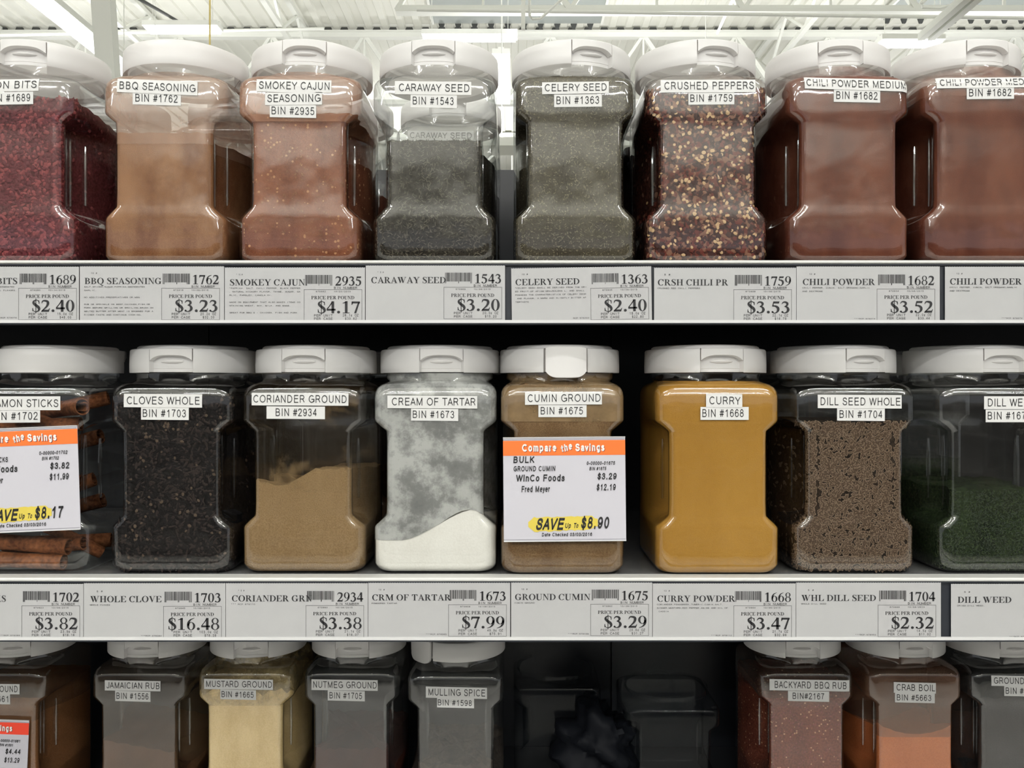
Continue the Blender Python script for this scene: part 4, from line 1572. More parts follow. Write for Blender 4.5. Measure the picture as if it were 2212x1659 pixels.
price_tag(488, 794.5, 1259.5, MB_, 'CORIANDER GRN', 501, 674, 663.5, 1285.5, '2934', '$3.38', '21.1', '$16.07', '670860', D15, ['*** RCP 678110'], head='* 5 #', label='white price tag reading coriander grn $3.38')
price_tag(795.5, 1102, 1258.5, MB_, 'CRM OF TARTAR', 804, 974, 971.5, 1283.5, '1673', '$7.99', '49.9', '$75.91', '670858', D15, ['POWDERED TARTAR'], '***RCP 678385', label='white price tag reading crm of tartar $7.99')
price_tag(1104, 1409, 1258, MB_, 'GROUND CUMIN', 1112.5, 1275, 1278.5, 1282.5, '1675', '$3.29', '20.6', '$31.27', '670862', D15, ['CUMIN GROUND'], '***RCP 678108', label='white price tag reading ground cumin $3.29')
price_tag(1410, 1719, 1260, MB_, 'CURRY POWDER', 1420, 1588, 1587.5, 1286, '1668', '$3.47', '21.7', '$32.98', '670864', D15, ['CORIANDER,FENUGREEK,TUMERIC,CUMIN,SALT,', 'GINGER,MUSTARD,RED PEPPER,ANISE AND OIL OF', ' CASSIA'], '***RCP 678112', label='white price tag reading curry powder $3.47')
price_tag(1720, 2032.5, 1258, MB_, 'WHL DILL SEED', 1731, 1892, 1899, 1284.5, '1704', '$2.32', '14.5', '$11.02', '670866', D15, ['WHOLE DILL SEED'], '***RCP 678352', head='5 #', label='white price tag reading whl dill seed $2.32')
price_tag(2054.5, 2365, 1261, MB_, 'DILL WEED', 2068.5, 2184.5, 2232, 1288.5, '1674', '$4.92', '30.8', '$23.37', '670868', D15, ['DRIED DILL WEED.'], '***RCP 678391', head='5 #', label='rightmost price tag on the middle rail, reading dill weed')

# ------------------------------------------------------------------ spice materials
def pm(*a, **k):
    return powder_mat(*a, **k)


MS = {}
MS['bacon'] = pm('bacon_bits_red', srgb(70, 28, 32), srgb(108, 50, 54), fine=420, patch=30, bump=1.0)
MS['bacon2'] = plain('bacon_bit_light', srgb(132, 62, 64), 0.6, spec=.15)
MS['bacon3'] = plain('bacon_bit_deep', srgb(96, 38, 44), 0.6, spec=.15)
MS['bbq'] = pm('bbq_seasoning_powder', srgb(112, 70, 44), srgb(150, 108, 76), fine=1200, patch=26, grain=.3)
MS['cajun'] = pm('cajun_powder', srgb(104, 58, 40), srgb(138, 86, 62), fine=900, patch=24, grain=.35, speck=srgb(174, 128, 92), speck_amt=.08, speck_scale=330)
MS['caraway'] = pm('caraway_mass', srgb(34, 31, 27), srgb(68, 63, 54), fine=500, patch=24, grain=.5, bump=1)
MS['cara1'] = plain('caraway_light', srgb(92, 86, 74), 0.7, spec=.1)
MS['cara2'] = plain('caraway_dark', srgb(52, 46, 38), 0.7, spec=.1)
MS['celery'] = pm('celery_seed_mass', srgb(56, 50, 40), srgb(86, 79, 64), fine=800, patch=20, grain=.5, bump=1, speck=srgb(112, 104, 84), speck_amt=.12, speck_scale=520)
MS['cel1'] = plain('celery_seed_light', srgb(126, 119, 98), 0.7, spec=.1)
MS['crush'] = pm('crushed_pepper_mass', srgb(40, 20, 18), srgb(88, 50, 40), fine=330, patch=30, grain=.6, bump=1)
MS['crush1'] = plain('pepper_seed_yellow', srgb(188, 152, 108), 0.45)
MS['crush2'] = plain('pepper_flake_red', srgb(98, 44, 34), 0.6, spec=.15)
MS['crush3'] = plain('pepper_flake_dark', srgb(58, 30, 27), 0.6, spec=.15)
MS['crush4'] = plain('pepper_flake_brown', srgb(122, 84, 66), 0.6, spec=.15)
MS['chili'] = pm('chili_powder', srgb(84, 42, 30), srgb(116, 68, 50), fine=1500, patch=18, grain=.2)
MS['clove'] = pm('clove_mass', srgb(8, 7, 8), srgb(26, 22, 22), fine=400, patch=40, grain=.6, bump=1)
MS['clove1'] = plain('clove_stem', srgb(50, 42, 39), 0.7, spec=.08)
MS['clove2'] = plain('clove_dark', srgb(24, 21, 21), 0.7, spec=.08)
MS['clove3'] = plain('clove_bud_pale', srgb(86, 72, 60), 0.6, spec=.1)
MS['coriander'] = pm('ground_coriander', srgb(128, 102, 70), srgb(148, 122, 88), fine=900, patch=20, grain=.7, bump=.7)
MS['tartar'] = pm('cream_of_tartar', srgb(226, 222, 214), srgb(238, 235, 228), fine=600, patch=12, grain=.3, bump=.2)
MS['cumin'] = pm('ground_cumin', srgb(100, 74, 48), srgb(134, 108, 78), fine=900, patch=16, grain=.45)
MS['curry'] = pm('curry_powder', srgb(160, 116, 48), srgb(174, 130, 60), fine=1200, patch=10, grain=.35)
MS['dill'] = pm('dill_seed_mass', srgb(26, 20, 16), srgb(56, 44, 34), fine=400, patch=30, grain=.6, bump=1)
MS['dill1'] = plain('dill_seed_rim', srgb(118, 100, 83), 0.7, spec=.1)
MS['dill2'] = plain('dill_seed_back', srgb(76, 60, 47), 0.7, spec=.1)
MS['weed'] = pm('dill_weed_mass', srgb(18, 26, 16), srgb(46, 58, 34), fine=420, patch=28, grain=.6, bump=1)
MS['weed1'] = plain('dill_weed_leaf', srgb(62, 74, 46), 0.8, spec=.1)
MS['weed2'] = plain('dill_weed_dark', srgb(32, 44, 28), 0.7)
MS['cinn'] = pm('cinnamon_bark', srgb(84, 48, 30), srgb(140, 88, 56), fine=260, patch=60, grain=.5, bump=.6)
MS['mustard'] = pm('ground_mustard', srgb(206, 176, 122), srgb(226, 198, 146), fine=700, patch=30, grain=.35, bump=.5)
MS['brown'] = pm('dark_brown_rub', srgb(84, 56, 40), srgb(110, 76, 54), fine=900, patch=14, grain=.4)
MS['nutmeg'] = pm('ground_nutmeg', srgb(60, 30, 24), srgb(84, 44, 34), fine=900, patch=14, grain=.4)
MS['mull'] = pm('mulling_spice_mix', srgb(60, 50, 42), srgb(92, 78, 66), fine=260, patch=30, grain=.5, bump=1)
MS['backyard'] = pm('backyard_rub', srgb(92, 46, 36), srgb(128, 70, 52), fine=420, patch=20, grain=.6, bump=.8, speck=srgb(190, 140, 108), speck_amt=.07, speck_scale=380)
MS['crab'] = pm('crab_boil_powder', srgb(176, 98, 56), srgb(194, 116, 70), fine=1100, patch=16, grain=.6)
MS['ginger'] = pm('brown_ground_spice', srgb(118, 78, 48), srgb(150, 104, 68), fine=900, patch=14, grain=.4)
MS['dark'] = pm('dark_spice', srgb(34, 30, 30), srgb(56, 50, 48), fine=700, patch=20)

FM = {}
FM['bbq'] = film_mat('tan_dust', srgb(196, 154, 128), .30, .75, .62, 12, base=.22)
FM['cajun'] = film_mat('cajun_dust', srgb(200, 146, 116), .30, .75, .60, 12, base=.22)
FM['chili'] = film_mat('chili_dust', srgb(150, 84, 66), .40, .7, .6, 18, base=.1)
FM['chili2'] = film_mat('chili_dust_pale', srgb(176, 120, 98), .35, .7, .6, 18, base=.15)
FM['pepper'] = film_mat('pepper_dust', srgb(150, 110, 92), .5, .8, .4, 18, base=.05)
FM['tartar'] = film_mat('tartar_dust', srgb(152, 152, 150), .36, .60, .95, 17, base=.55, col2=srgb(188, 188, 185))
FM['coriander'] = film_mat('coriander_dust', srgb(168, 138, 98), .56, .78, .6, 20, base=.02)
FM['cumin'] = film_mat('cumin_dust', srgb(150, 124, 92), .34, .60, .9, 14, base=.35)
FM['seed'] = film_mat('seed_dust', srgb(90, 84, 74), .55, .85, .3, 22, base=.03)
FM['low'] = film_mat('brownish_film', srgb(104, 90, 78), .38, .75, .42, 12, base=.2)  # patchy brownish film on the inside wall
FM['lowgrey'] = film_mat('grey_film', srgb(92, 92, 92), .38, .75, .42, 12, base=.22)  # patchy grey film on the inside wall
FM['mustard'] = film_mat('mustard_dust', srgb(206, 184, 136), .42, .66, .85, 26, base=.1)
FM['crab'] = film_mat('crab_dust', srgb(150, 112, 90), .36, .7, .5, 14, base=.3)

# ------------------------------------------------------------------ jars of the top shelf
BT = Z_TOP + .0005
BM = Z_MID + .0005
BL = Z_LOW + .0002


def ex_bacon(g, hf, rng):
    scatter(g, 3600, hf, .0055, .0035, .0022, [1, 2, 2], rng, irregular=.6, tilt=.6)


j = make_jar(24, DF, BT, 'jar of red bacon bits at the left edge of the top shelf', 'top', tabpx=48, stickers=[('BACON BITS', -62, 84, 171, 198, 3), ('BIN #1689', -30, 72, 199, 226, 2, (6, 6))], film=(.165, .192, FM['seed']))
fill(j, lambda x, y: .163 - .10 * max(0, y + .02) + .0012 * math.sin(x * 300) * math.sin(y * 260), [MS['bacon'], MS['bacon2'], MS['bacon3']], 'bacon_bits', 'coarse red bacon bits inside the leftmost top shelf jar', ex_bacon, 3)

j = make_jar(342 + 8, DF, BT, 'BBQ seasoning jar of tan powder with a plain lid front, top shelf', 'top', tabpx=None, tabkind='none', stickers=[('BBQ SEASONING', 253, 427, 173, 203, -8), ('BIN #1762', 287, 391, 200, 227, -3, (6, 7))], film=(.118, .192, FM['bbq']))
fill(j, level(.129, .0009), [MS['bbq']], 'bbq_seasoning', 'tan BBQ seasoning powder filling its jar two thirds')

j = make_jar(643, DF, BT, 'smokey cajun seasoning jar with three label strips, top shelf', 'top', tabpx=657, stickers=[('SMOKEY CAJUN', 554, 716, 172, 200, -3), ('SEASONING', 573, 696, 200, 227, 1, (5, 3)), ('BIN #2935', 583, 683, 227, 254, -2, (4, 4))], film=(.14, .192, FM['cajun']))


def ex_cajun(g, hf, rng):
    scatter(g, 260, hf, .0024, .0012, .0005, [1], rng, tilt=.2)


fill(j, level(.148, .0012, sx=.01), [MS['cajun'], MS['bbq']], 'cajun_seasoning', 'orange brown cajun seasoning under the three strip label', ex_cajun, 5)

j = make_jar(937, DF, BT, 'caraway seed jar part filled, with another caraway label showing through', 'top', tabpx=935, stickers=[('CARAWAY SEED', 853, 1018, 176, 205, -2, (9, 4)), ('BIN #1543', 887, 987, 205, 233, -2, (5, 7))])


def ex_cara(g, hf, rng):
    scatter(g, 3600, hf, .0042, .0009, .0007, [1, 2, 2], rng, tilt=.2)


fill(j, level(.122, .001), [MS['caraway'], MS['cara1'], MS['cara2']], 'caraway_seeds', 'grey brown caraway seeds in the front caraway jar', ex_cara, 6)

j = make_jar(1243, DF, BT, 'full celery seed jar with the tallest standing lid, top shelf', 'top', tabpx=1283, stickers=[('CELERY SEED', 1171, 1315, 177, 203, 2, (6, 5)), ('BIN #1363', 1197, 1300, 204, 231, 1, (5, 6))])


def ex_cel(g, hf, rng):
    scatter(g, 1300, hf, .0026, .0006, .0004, [1], rng, tilt=.2)


fill(j, level(.188, .0006), [MS['celery'], MS['cel1']], 'celery_seeds', 'fine olive grey celery seeds filling their jar to the neck', ex_cel, 7)

j = make_jar(1530, DF, BT, 'crushed peppers jar speckled with yellow seeds, top shelf', 'top', tabpx=1554, stickers=[('CRUSHED PEPPERS', 1427, 1632, 172, 200, 1, (8, 4)), ('BIN #1759', 1487, 1586, 200, 226, 1, (4, 4))], film=(.168, .192, FM['pepper']))


def ex_crush(g, hf, rng):
    scatter(g, 3600, hf, .0060, .0042, .0008, [2, 3, 4, 3], rng, irregular=.7, tilt=.45)
    scatter(g, 350, hf, .0039, .0035, .0010, [1], rng, proto=LENS8, tilt=.35, push=.0002)


fill(j, level(.172, .0015, seed=2), [MS['crush'], MS['crush1'], MS['crush2'], MS['crush3'], MS['crush4']], 'crushed_peppers', 'crushed red pepper flakes with yellow seeds', ex_crush, 8)

j = make_jar(1837, DF, BT, 'chili powder medium jar next to the crushed peppers jar', 'top', tabpx=1817, stickers=[('CHILI POWDER MEDIUM', 1738, 1962, 169, 195, -7, (4, 4)), ('BIN #1682', 1801, 1901, 194, 221, -2, (5, 6))], film=(.18, .1975, FM['chili']))
fill(j, level(.186, .0005), [MS['chili']], 'chili_powder', 'red brown chili powder in the jar next to the crushed peppers')

j = make_jar(2132, DF, BT, 'rightmost chili powder medium jar, cut by the right photo edge', 'top', tabpx=2138, stickers=[('CHILI POWDER MEDIUM', 2023, 2250, 166, 190, 3, (7, 4)), ('BIN #1682', 2088, 2190, 188, 214, 1, (5, 6))], film=(.165, .1975, FM['chili2']))
fill(j, level(.176, .001), [MS['chili']], 'chili_powder', 'red brown chili powder in the rightmost top shelf jar')

# second row of the top shelf
DF2 = 1.004


def back_jar(px, D, bz, lab, mats, h, name, flab, stick=(), tabpx=None, film=None, extra=None, seed=1):
    j = make_jar(px, D, bz, lab, 'back', tabpx=tabpx, stickers=stick, film=film)
    fill(j, level(h, .001), mats, name, flab, extra, seed)


def xk(px, D2=DF2):
    """column at which a second row jar stands when right behind the front one"""
    return 1106 + (px - 1106) * DF / D2


back_jar(xk(937) + 2, DF2, BT, 'second caraway seed jar hidden behind the front one', [MS['caraway'], MS['cara1'], MS['cara2']], .122, 'caraway_seeds', 'caraway seeds in the second row jar', stick=[('CARAWAY SEED', 881, 1023, 283, 304, -1, (5, 4), 13)])
back_jar(xk(1243) + 12, DF2, BT, 'dark jar in the gap left of the celery seed jar', [MS['dark']], .150, 'dark_seeds', 'dark seeds in the jar behind the celery seeds')
back_jar(xk(350) + 12, DF2, BT, 'jar behind the BBQ seasoning jar', [MS['cajun'], MS['bbq']], .105, 'bbq_seasoning', 'BBQ seasoning in the second row jar', film=(.10, .192, FM['cajun']))
back_jar(xk(643), DF2, BT, 'jar behind the smokey cajun jar', [MS['chili'], MS['bbq']], .115, 'cajun_seasoning', 'cajun seasoning in the second row jar')
back_jar(xk(24), DF2, BT, 'jar behind the bacon bits jar', [MS['bacon']], .13, 'bacon_bits', 'bacon bits in the second row jar')
back_jar(xk(1530), DF2, BT, 'jar behind the crushed peppers jar', [MS['dark']], .16, 'crushed_peppers', 'dark pepper flakes in the second row jar')
back_jar(xk(1837), DF2, BT, 'jar behind the left chili powder jar', [MS['nutmeg']], .16, 'chili_powder', 'chili powder in the jar behind the left chili powder jar')
back_jar(xk(2132), DF2, BT, 'jar behind the right chili powder jar', [MS['nutmeg']], .16, 'chili_powder', 'chili powder in the jar behind the right chili powder jar')

# ------------------------------------------------------------------ jars of the middle shelf
j = make_jar(58, DF, BM, 'jar of cinnamon sticks at the left edge of the middle shelf', 'mid', tabkind='none', stickers=[('CINNAMON STICKS', -62, 131, 856, 886, 0), ('BIN #1702', -22, 87, 886, 913, 1, (5, 5))])
cin = j


def cinnamon(loc, a, b, r, lab, seed):
    """a rolled quill of bark: two scrolls"""
    rg = random.Random(seed)
    a = Vector(a)
    b = Vector(b)
    d = (b - a)
    L = d.length
    d.normalize()
    up = Vector((0, 0, 1)) if abs(d.z) < .8 else Vector((0, 1, 0))
    u = d.cross(up).normalized()
    v = u.cross(d).normalized()
    g = G()
    n, m = 26, 7
    th = .0012
    V = []
    for i in range(m + 1):
        t = i / m
        c = a + d * (L * t)
        wob = 1 + .05 * math.sin(t * 7 + seed)
        for side in (0, 1):
            for k in range(n + 1):
                s = k / n
                # double scroll: spiral in from both edges
                ang = (s - .5) * 2 * math.pi * 1.55
                rr = r * (1 - .55 * abs(2 * s - 1) ** 1.6) * wob - side * th
                V.append(tuple(c + u * (rr * math.cos(ang)) + v * (rr * math.sin(ang))))
    row = 2 * (n + 1)
    Fc = []
    for i in range(m):
        for k in range(n):
            p = i * row + k
            Fc.append((p, p + 1, p + row + 1, p + row))
            q = p + n + 1
            Fc.append((q + 1, q, q + row, q + row + 1))
        for k in (0, n):
            p = i * row + k
            Fc.append((p, p + n + 1, p + n + 1 + row, p + row))
    for i in (0, m):
        for k in range(n):
            p = i * row + k
            Fc.append((p, p + 1, p + n + 2, p + n + 1))
    g.add(V, Fc)
    o = link('cinnamon_stick', g.mesh('cinnamon_stick', MS['cinn'], 50))
    o.location = loc
    tag(o, lab, 'cinnamon stick', 'cinnamon sticks in the jar')
    return o


CS = [((-.050, -.050, .012), (.030, -.052, .009), .0085, 'lowest cinnamon stick against the jar front at its floor'),
      ((-.052, -.048, .030), (.034, -.050, .024), .0090, 'long pale cinnamon stick just below the savings card'),
      ((-.030, -.030, .020), (.044, -.040, .026), .0080, 'cinnamon stick whose curled end faces the jar corner low down'),
      ((.010, -.048, .044), (.052, -.020, .012), .0070, 'short cinnamon stick at the lower right corner'),
      ((-.050, -.020, .020), (.048, .010, .020), .0085, 'cinnamon stick lying across the jar floor at the back'),
      ((-.040, -.045, .168), (.030, -.046, .138), .0080, 'cinnamon stick slanting down behind the bin label'),
      ((.000, -.020, .160), (.046, -.046, .164), .0090, 'cinnamon stick whose open curl shows right of the name label'),
      ((-.045, -.015, .150), (.045, .010, .172), .0080, 'cinnamon stick leaning at the top, behind the others'),
      ((-.050, -.040, .140), (.036, -.030, .146), .0080, 'cinnamon stick level with the top of the savings card'),
      ((-.045, .0, .060), (.030, .01, .085), .0085, 'cinnamon stick in the middle of the heap, lower one'),
      ((-.045, -.03, .100), (.030, -.02, .085), .0085, 'cinnamon stick in the middle of the heap, upper one'),
      ((-.048, -.04, .050), (.030, -.03, .056), .0085, 'cinnamon stick hidden behind the lower half of the savings card'),
      ((-.045, .03, .040), (.030, .03, .060), .0085, 'cinnamon stick at the rear wall of the jar, lower one'),
      ((-.045, .03, .110), (.030, .025, .130), .0085, 'cinnamon stick at the rear wall of the jar, upper one')]
for i, (a, b, r, lab) in enumerate(CS):
    cinnamon(cin.location, a, b, r, lab, i + 1)

j = make_jar(366, DF, BM, 'jar of dark whole cloves, full to the shoulder', 'mid', tabpx=366, stickers=[('CLOVES WHOLE', 268, 437, 851, 880, -1, (7, 5)), ('BIN #1703', 305, 408, 880, 907, -1, (4, 6))], film=(.168, .192, FM['seed']))


def ex_clove(g, hf, rng):
    scatter(g, 1500, hf, .0100, .0026, .0022, [1, 2, 2], rng, tilt=.2, inset=.0020)
    scatter(g, 2600, hf, .0040, .0037, .0030, [2, 2, 1, 2, 1], rng, proto=LENS8, tilt=.4, inset=.0020)
    scatter(g, 110, hf, .0034, .0034, .0016, [3], rng, irregular=.4, tilt=.3)


fill(j, level(.176, .002), [MS['clove'], MS['clove1'], MS['clove2'], MS['clove3']], 'whole_cloves', 'dark dried cloves packed in their jar', ex_clove, 9)

j = make_jar(652, DF, BM, 'half full ground coriander jar with an uneven surface', 'mid', tabpx=653, stickers=[('CORIANDER GROUND', 544, 753, 849, 876, -1, (4, 4)), ('BIN #2934', 576, 702, 878, 905, -1, (20, 18))], film=(.08, .192, FM['coriander']))


def h_cor(x, y):
    a = .0915 if x < -.045 else (.0915 - .006 * (x + .045) / .025 if x < -.020 else (.0855 + .0175 * (x + .020) / .033 if x < .013 else .103))
    a = a - .006 * max(0, min(1, (y + .055) / .08))
    return a + .0009 * math.sin(x * 520) + .0006 * math.sin(x * 1130 + y * 400)


fill(j, h_cor, [MS['coriander']], 'ground_coriander', 'light brown ground coriander heaped higher on the right')

def h_tar(x, y):
    t = min(1, max(0, (x + .030) / .066))
    t = t * t * (3 - 2 * t) * .55 + t * .45
    return .033 + .030 * t - .10 * max(0, y + .05) - .006 * max(0, (x - .045) / .016)


j = make_jar(939, DF, BM, 'cream of tartar jar clouded inside with white dust', 'mid', tabpx=955, stickers=[('CREAM OF TARTAR', 837, 1031, 855, 882, -1, (10, 4)), ('BIN #1673', 888, 990, 883, 909, -1, (4, 9))], film=(h_tar, .1975, FM['tartar']))


fill(j, h_tar, [MS['tartar']], 'cream_of_tartar', 'white cream of tartar piled up on the right of its jar')

DC = DF
j = make_jar(1216, DF - .006, BM, 'ground cumin jar whose white tab hangs over the lid edge', 'mid', tabpx=1224, tabkind='plate', stickers=[('CUMIN GROUND', 1134, 1300, 847, 874, 1, (6, 3)), ('BIN #1675', 1163, 1267, 875, 901, 0, (5, 8))], film=(.150, .1975, FM['cumin']))
fill(j, lambda x, y: .1865 - .035 * math.exp(-((x - .040) / .018) ** 2) + .001 * math.sin(x * 300), [MS['cumin']], 'ground_cumin', 'brown ground cumin behind the savings card')

j = make_jar(1554, DF - .006, BM, 'full jar of yellow curry powder', 'mid', tabpx=1563, stickers=[('CURRY', 1525, 1603, 851, 880, -1, (7, 4)), ('BIN #1668', 1513, 1617, 879, 907, 0, (4, 11))])
fill(j, level(.1895, .0003), [MS['curry']], 'curry_powder', 'golden yellow curry powder filling its jar')

j = make_jar(1850, DF, BM, 'jar of whole dill seed, brown seeds up to the grip', 'mid', tabpx=1874, stickers=[('DILL SEED WHOLE', 1766, 1947, 853, 882, -1, (6, 3)), ('BIN #1704', 1808, 1911, 882, 909, -1, (5, 6))], film=(.15, .192, FM['seed']))


def ex_dill(g, hf, rng):
        # each seed: a pale winged rim with a darker raised body
    body = LENS8[0] * np.array([.84, .70, 1.9])
    for q in range(4200):
        st = rng.get_state()
        scatter(g, 1, hf, .0056, .0024, .0007, [1], rng, proto=LENS8, tilt=.22, inset=.0016)
        rng.set_state(st)
        scatter(g, 1, hf, .0056, .0024, .0007, [2], rng, proto=(body, LENS8[1]), tilt=.22, inset=.0016)


fill(j, level(.149, .0012), [MS['dill'], MS['dill1'], MS['dill2']], 'dill_seeds', 'flat brown dill seeds with pale rims', ex_dill, 10)

j = make_jar(2164, DF, BM, 'dill weed jar less than half full of green leaf', 'mid', tabpx=2174, stickers=[('DILL WEED', 2125, 2240, 856, 884, 0, (8, 5)), ('BIN #1674', 2129, 2232, 885, 912, 0, (4, 6))], film=(.06, .192, FM['seed']))


def ex_weed(g, hf, rng):
    scatter(g, 3000, hf, .0030, .0007, .0005, [1, 2, 2], rng, tilt=.5)


fill(j, level(.082, .0015), [MS['weed'], MS['weed1'], MS['weed2']], 'dill_weed', 'chopped dark green dill weed in the lower half of its jar', ex_weed, 12)

back_jar(xk(652) + 10, DF2, BM, 'jar behind the coriander jar', [MS['brown']], .080, 'ground_coriander', 'ground coriander in the second row jar', film=(.08, .19, FM['low']))
back_jar(xk(939), DF2, BM, 'jar behind the cream of tartar jar', [MS['dark']], .15, 'dark_seeds', 'dark seeds in the jar behind the cream of tartar')
back_jar(xk(2164), DF2, BM, 'jar behind the dill weed jar', [MS['weed']], .10, 'dill_weed', 'dill weed in the second row jar', film=(.1, .19, FM['lowgrey']))
back_jar(xk(366), DF2, BM, 'jar behind the whole cloves jar', [MS['clove']], .15, 'whole_cloves', 'cloves in the second row jar')
back_jar(xk(1850), DF2, BM, 'jar behind the dill seed jar', [MS['dill']], .12, 'dill_seeds', 'dill seeds in the second row jar')

# ------------------------------------------------------------------ jars of the low shelf
j = make_jar(-6, DB, BL, 'ground spice jar at the left edge of the bottom shelf, behind a red savings card', 'low', tabpx=25, stickers=[('GINGER GROUND', -84, 43, 1477, 1499, -1), ('BIN #1661', -60, 22, 1499, 1521, -1)], film=(.12, .1975, FM['low']))
fill(j, level(.150, .001), [MS['ginger']], 'ground_spice', 'brown ground spice in the leftmost bottom shelf jar')
j = make_jar(297, DB, BL, 'jar of brown rub, second from the left on the bottom shelf', 'low', tabpx=303, stickers=[('JAMAICIAN RUB', 227, 347, 1470, 1492, -2, (4, 2)), ('BIN #1556', 249, 325, 1493, 1515, -2, (3, 4))], film=(.05, .1975, FM['low']))
fill(j, lambda x, y: .088 - .18 * x + .001 * math.sin(x * 300), [MS['brown']], 'brown_rub', 'dull brown rub sloping down to the right in its jar')
j = make_jar(527, DB, BL, 'jar of cream coloured ground mustard', 'low', tabpx=541, stickers=[('MUSTARD GROUND', 441, 590, 1467, 1489, -2, (5, 2)), ('BIN #1665', 476, 553, 1490, 1511, -2, (3, 5))], film=(.14, .1975, FM['mustard']))
fill(j, level(.158, .0035, seed=1), [MS['mustard']], 'ground_mustard', 'cream ground mustard with lumps near the top')
j = make_jar(757, DB, BL, 'ground nutmeg jar, dull grey inside', 'low', tabpx=760, stickers=[('NUTMEG GROUND', 673, 816, 1468, 1491, -2, (4, 2)), ('BIN #1705', 708, 788, 1492, 1514, -2, (4, 6))], film=(.05, .1975, FM['lowgrey']))
fill(j, level(.085, .003), [MS['nutmeg']], 'ground_nutmeg', 'dark red brown ground nutmeg at the bottom of its jar')
j = make_jar(983, DB - .012, BL, 'mulling spice jar whose lid tab hangs down at the left', 'low', tabpx=908, tabkind='plate', stickers=[('MULLING SPICE', 920, 1052, 1484, 1508, -3, (6, 4)), ('BIN #1598', 944, 1024, 1508, 1529, -2, (2, 5))], film=(.04, .1975, FM['lowgrey']))
fill(j, level(.070, .004), [MS['mull']], 'mulling_spice', 'coarse grey brown mulling spice at the bottom of its jar')
j = make_jar(1745, DB, BL, 'jar of reddish rub at the right of the empty shelf gap', 'low', tabpx=1737, stickers=[('BACKYARD BBQ RUB', 1662, 1835, 1468, 1492, -3, (11, 7)), ('BIN#2167', 1702, 1791, 1493, 1515, -2, (10, 11))], film=(.15, .1975, FM['low']))


def ex_back(g, hf, rng):
    scatter(g, 300, hf, .0024, .0012, .0006, [1], rng, irregular=.5)


fill(j, level(.158, .002), [MS['backyard'], MS['bacon2']], 'backyard_rub', 'reddish brown rub with light specks', ex_back, 14)
j = make_jar(1980, DB, BL, 'jar of orange crab boil powder', 'low', tabpx=1981, stickers=[('CRAB BOIL', 1930, 2021, 1474, 1497, -2, (6, 2)), ('BIN #5663', 1933, 2019, 1497, 1518, -2, (4, 8))], film=(.10, .1975, FM['crab']))
fill(j, lambda x, y: .1035 + 5.6 * x * x - .25 * max(0, y + .06) + .0005 * math.sin(x * 500), [MS['crab']], 'crab_boil', 'orange crab boil powder dipping in the middle')
j = make_jar(2203, DB, BL, 'dark ground spice jar at the right edge of the bottom shelf', 'low', tabpx=2200, stickers=[('GROUND MACE', 2141, 2262, 1460, 1482, -2, (5, 2)), ('BIN #1679', 2169, 2250, 1482, 1504, -2, (3, 5))], film=(.04, .1975, FM['lowgrey']))
fill(j, level(.150, .002), [MS['dark']], 'ground_spice', 'bluish dark ground spice in the rightmost bottom jar')

# things in the gap
ME_SHORT = make_shell(.70, 'short_jar_body', 'petfaint')
j = make_jar(1457, DB + .02, BL, 'short open clear jar without a lid in the dark shelf gap', 'low', lidded=False, shell=ME_SHORT)
j.name = 'open_jar'
j['group'] = 'open clear jars in the shelf gap'
j = make_jar(1205, DB + .10, BL, 'short open clear jar behind the mulling spice jar', 'low', lidded=False, shell=ME_SHORT)
j.name = 'open_jar'
j['group'] = 'open clear jars in the shelf gap'
# crumpled black bag
g = G()
n, m = 40, 26
V = []
for i in range(m + 1):
    ph = math.pi * i / m
    for k in range(n):
        th = 2 * math.pi * k / n
        d = Vector((math.sin(ph) * math.cos(th), math.sin(ph) * math.sin(th), math.cos(ph)))
        q = 1 + .16 * math.sin(5 * d.x + 3 * d.z) + .12 * math.sin(9 * d.z + 4 * d.x + 1) + .08 * math.sin(14 * d.x - 11 * d.z) + .05 * math.sin(23 * d.z + 17 * d.x)
        z = .055 + .055 * d.z * q
        V.append((.055 * d.x * q, .045 * d.y * q, max(0, z)))
Fc = [(i * n + k, (i + 1) * n + k, (i + 1) * n + (k + 1) % n, i * n + (k + 1) % n) for i in range(m) for k in range(n)]
g.add(V, Fc)
o = link('plastic_bag', g.mesh('plastic_bag', M['bag'], 60))
o.location = (PX(1300, 1.14), 1.18, BL)
tag(o, 'crumpled black plastic bag in the dark shelf gap', 'bag')


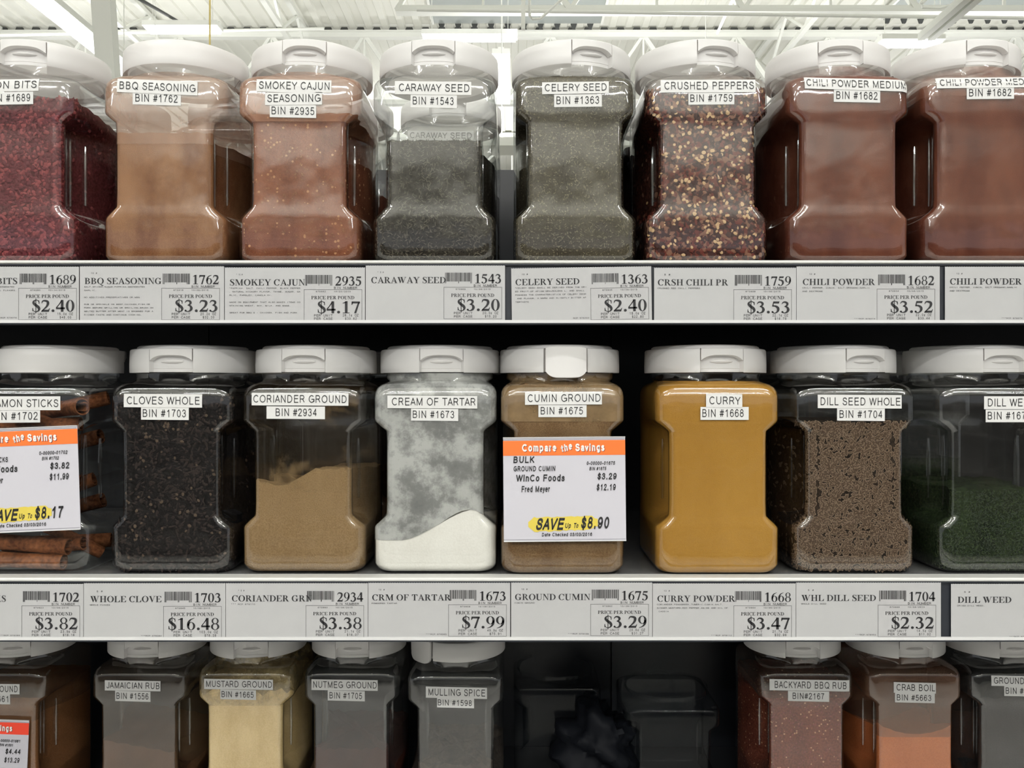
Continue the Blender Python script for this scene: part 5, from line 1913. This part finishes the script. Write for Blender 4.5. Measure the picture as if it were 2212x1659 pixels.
# ------------------------------------------------------------------ savings cards
def savings_card(cx, cy, D, s, rot, product, store_price, other_price, binno, save, label, header='orange', w=264, h=222):
    """cx, cy: centre in the photograph, s: size factor, layout measured on the cumin card"""
    root = bpy.data.objects.new('savings_card', None)
    COL.objects.link(root)
    root.location = (PX(cx, D), D, PZ(cy, D))
    root.rotation_euler = (math.radians(-1.0), -rot, 0)
    tag(root, label, 'sign', 'compare the savings cards')
    k = D / F * s
    ox, oy = 1219.0, 1057.0
    hw, hh = w / 2, h / 2
    g = G()
    g.box(-hw * k, hw * k, 0, .0006, -hh * k, hh * k)
    link('paper', g.mesh('paper', M['cardpaper']), root)
    g = G()
    g.box(-hw * k, hw * k, -.00025, 0, (hh - 38) * k, (hh - 6) * k)
    link('header_band', g.mesh('header_band', M[header]), root)
    # clear sleeve edges, top and bottom, with a perforated look
    for yy in (hh - 4.5, -hh + 2.5):
        g = G()
        x = -hw
        while x < hw - 1:
            g.box(x * k, (x + 1.4) * k, -.0002, 0, (yy - .5) * k, (yy + .5) * k)
            x += 2.8
        link('stitched_edge', g.mesh('stitched_edge', M['ink']), root)['kind'] = 'stuff'
        y0 = hh if yy > 0 else -hh - 1.6
        g = G()
        g.box(-hw * k, hw * k, -.0009, .0009, y0 * k, (y0 + 1.6) * k)
        link('sleeve_edge', g.mesh('sleeve_edge', M['railedge']), root)
    def let(nm, items, mat, lift=.0005):
        g = G()
        for V2, Fc, mi in items:
            W = np.stack([(V2[:, 0] - ox) * k, np.full(len(V2), -lift), (V2[:, 1] + oy) * k], 1)
            g.add(W, Fc)
        link(nm, g.mesh(nm, mat), root)
    for (dx, dy, mat, lift, nm) in ((1.2, -1.2, M['shadowprint'], .0004, 'header_shadow'), (0, 0, M['whiteprint'], .0006, 'header_lettering')):
        it = []
        put_text(it, 'Compare', 1128 + dx, 1202 + dx, -975.5 + dy, 16.5, 'fat', 0)
        put_text(it, 'the', 1210 + dx, 1235 + dx, -975 + dy, 15.5, 'fat', 0, rot=math.radians(18), shear=.2)
        put_text(it, 'Savings', 1243 + dx, 1306 + dx, -975.5 + dy, 16.5, 'fat', 0)
        let(nm, it, mat, lift)
    it = []
    B = .022
    put_text(it, 'BULK', 1109, 1154, -1000, 14.5, 'brush', B, shear=.06)
    put_text(it, product, 1109, 1199, -1018, 11.5, 'brush', B, shear=.06)
    put_text(it, 'WinCo Foods', 1114, 1219, -1040, 15, 'brush', B + .006, shear=.06)
    put_text(it, 'Fred Meyer', 1126, 1187, -1063, 13.5, 'brush', B, shear=.06)
    put_text(it, '0-00000-0' + binno, 1267, 1328, -1005.5, 8, 'brush', B, shear=.12)
    put_text(it, 'BIN #' + binno, 1273, 1309, -1017, 7.5, 'brush', B, shear=.12)
    put_text(it, store_price, 1290, 1331, -1037, 14, 'brush', B, shear=.08)
    put_text(it, other_price, 1288, 1329, -1060.5, 14, 'brush', B, shear=.08)
    put_text(it, 'SAVE', 1155, 1214, -1145, 26, 'brush', .05, shear=.22)
    put_text(it, 'Up', 1219, 1231, -1141, 11, 'brush', B, shear=.2)
    put_text(it, 'To', 1237, 1247, -1141, 11, 'brush', B, shear=.2)
    put_text(it, save, 1253, 1313, -1143, 26, 'brush', .03, shear=.12)
    put_text(it, 'Date Checked 03/03/2016', 1169, 1277, -1158.5, 7.8, 'brush', B, shear=.08)
    let('lettering', it, M['ink'], .0005)
    # yellow highlighter swash
    top, bot = [], []
    rg = random.Random(4)
    for i in range(25):
        t = i / 24
        x = 1140 + 150 * t
        top.append((x, -(1118 - 4 * t + rg.uniform(-1.6, 1.6) + (10 * (1 - t * 12) if t < 1 / 12 else 0) + (9 * (t - .9) * 10 if t > .9 else 0))))
        bot.append((x, -(1149 - 5 * t + rg.uniform(-1.6, 1.6) - (10 * (1 - t * 12) if t < 1 / 12 else 0) - (7 * (t - .9) * 10 if t > .9 else 0))))
    V2 = np.array(top + bot)
    Fc = [(i, i + 1, 25 + i + 1, 25 + i) for i in range(24)]
    let('highlighter_stroke', [(V2, Fc, 0)], M['yellow'], .0003)
    return root


savings_card(1219.5, 1056.5, .8310, 1.0, math.radians(.5), 'GROUND CUMIN', '$3.29', '$12.19', '1675', '$8.90', 'orange topped Compare the Savings card in front of the ground cumin jar')
savings_card(38.5, 1036.5, .8350, 1.0, math.radians(2.4), 'CINNAMON STICKS', '$3.82', '$11.99', '1702', '$8.17', 'Compare the Savings card on the cinnamon sticks jar')
savings_card(-45, 1642, 1.083, .79, math.radians(-2.0), 'GROUND GINGER', '$4.44', '$13.29', '1661', '$8.85', 'red topped savings card at the lower left corner', header='red')
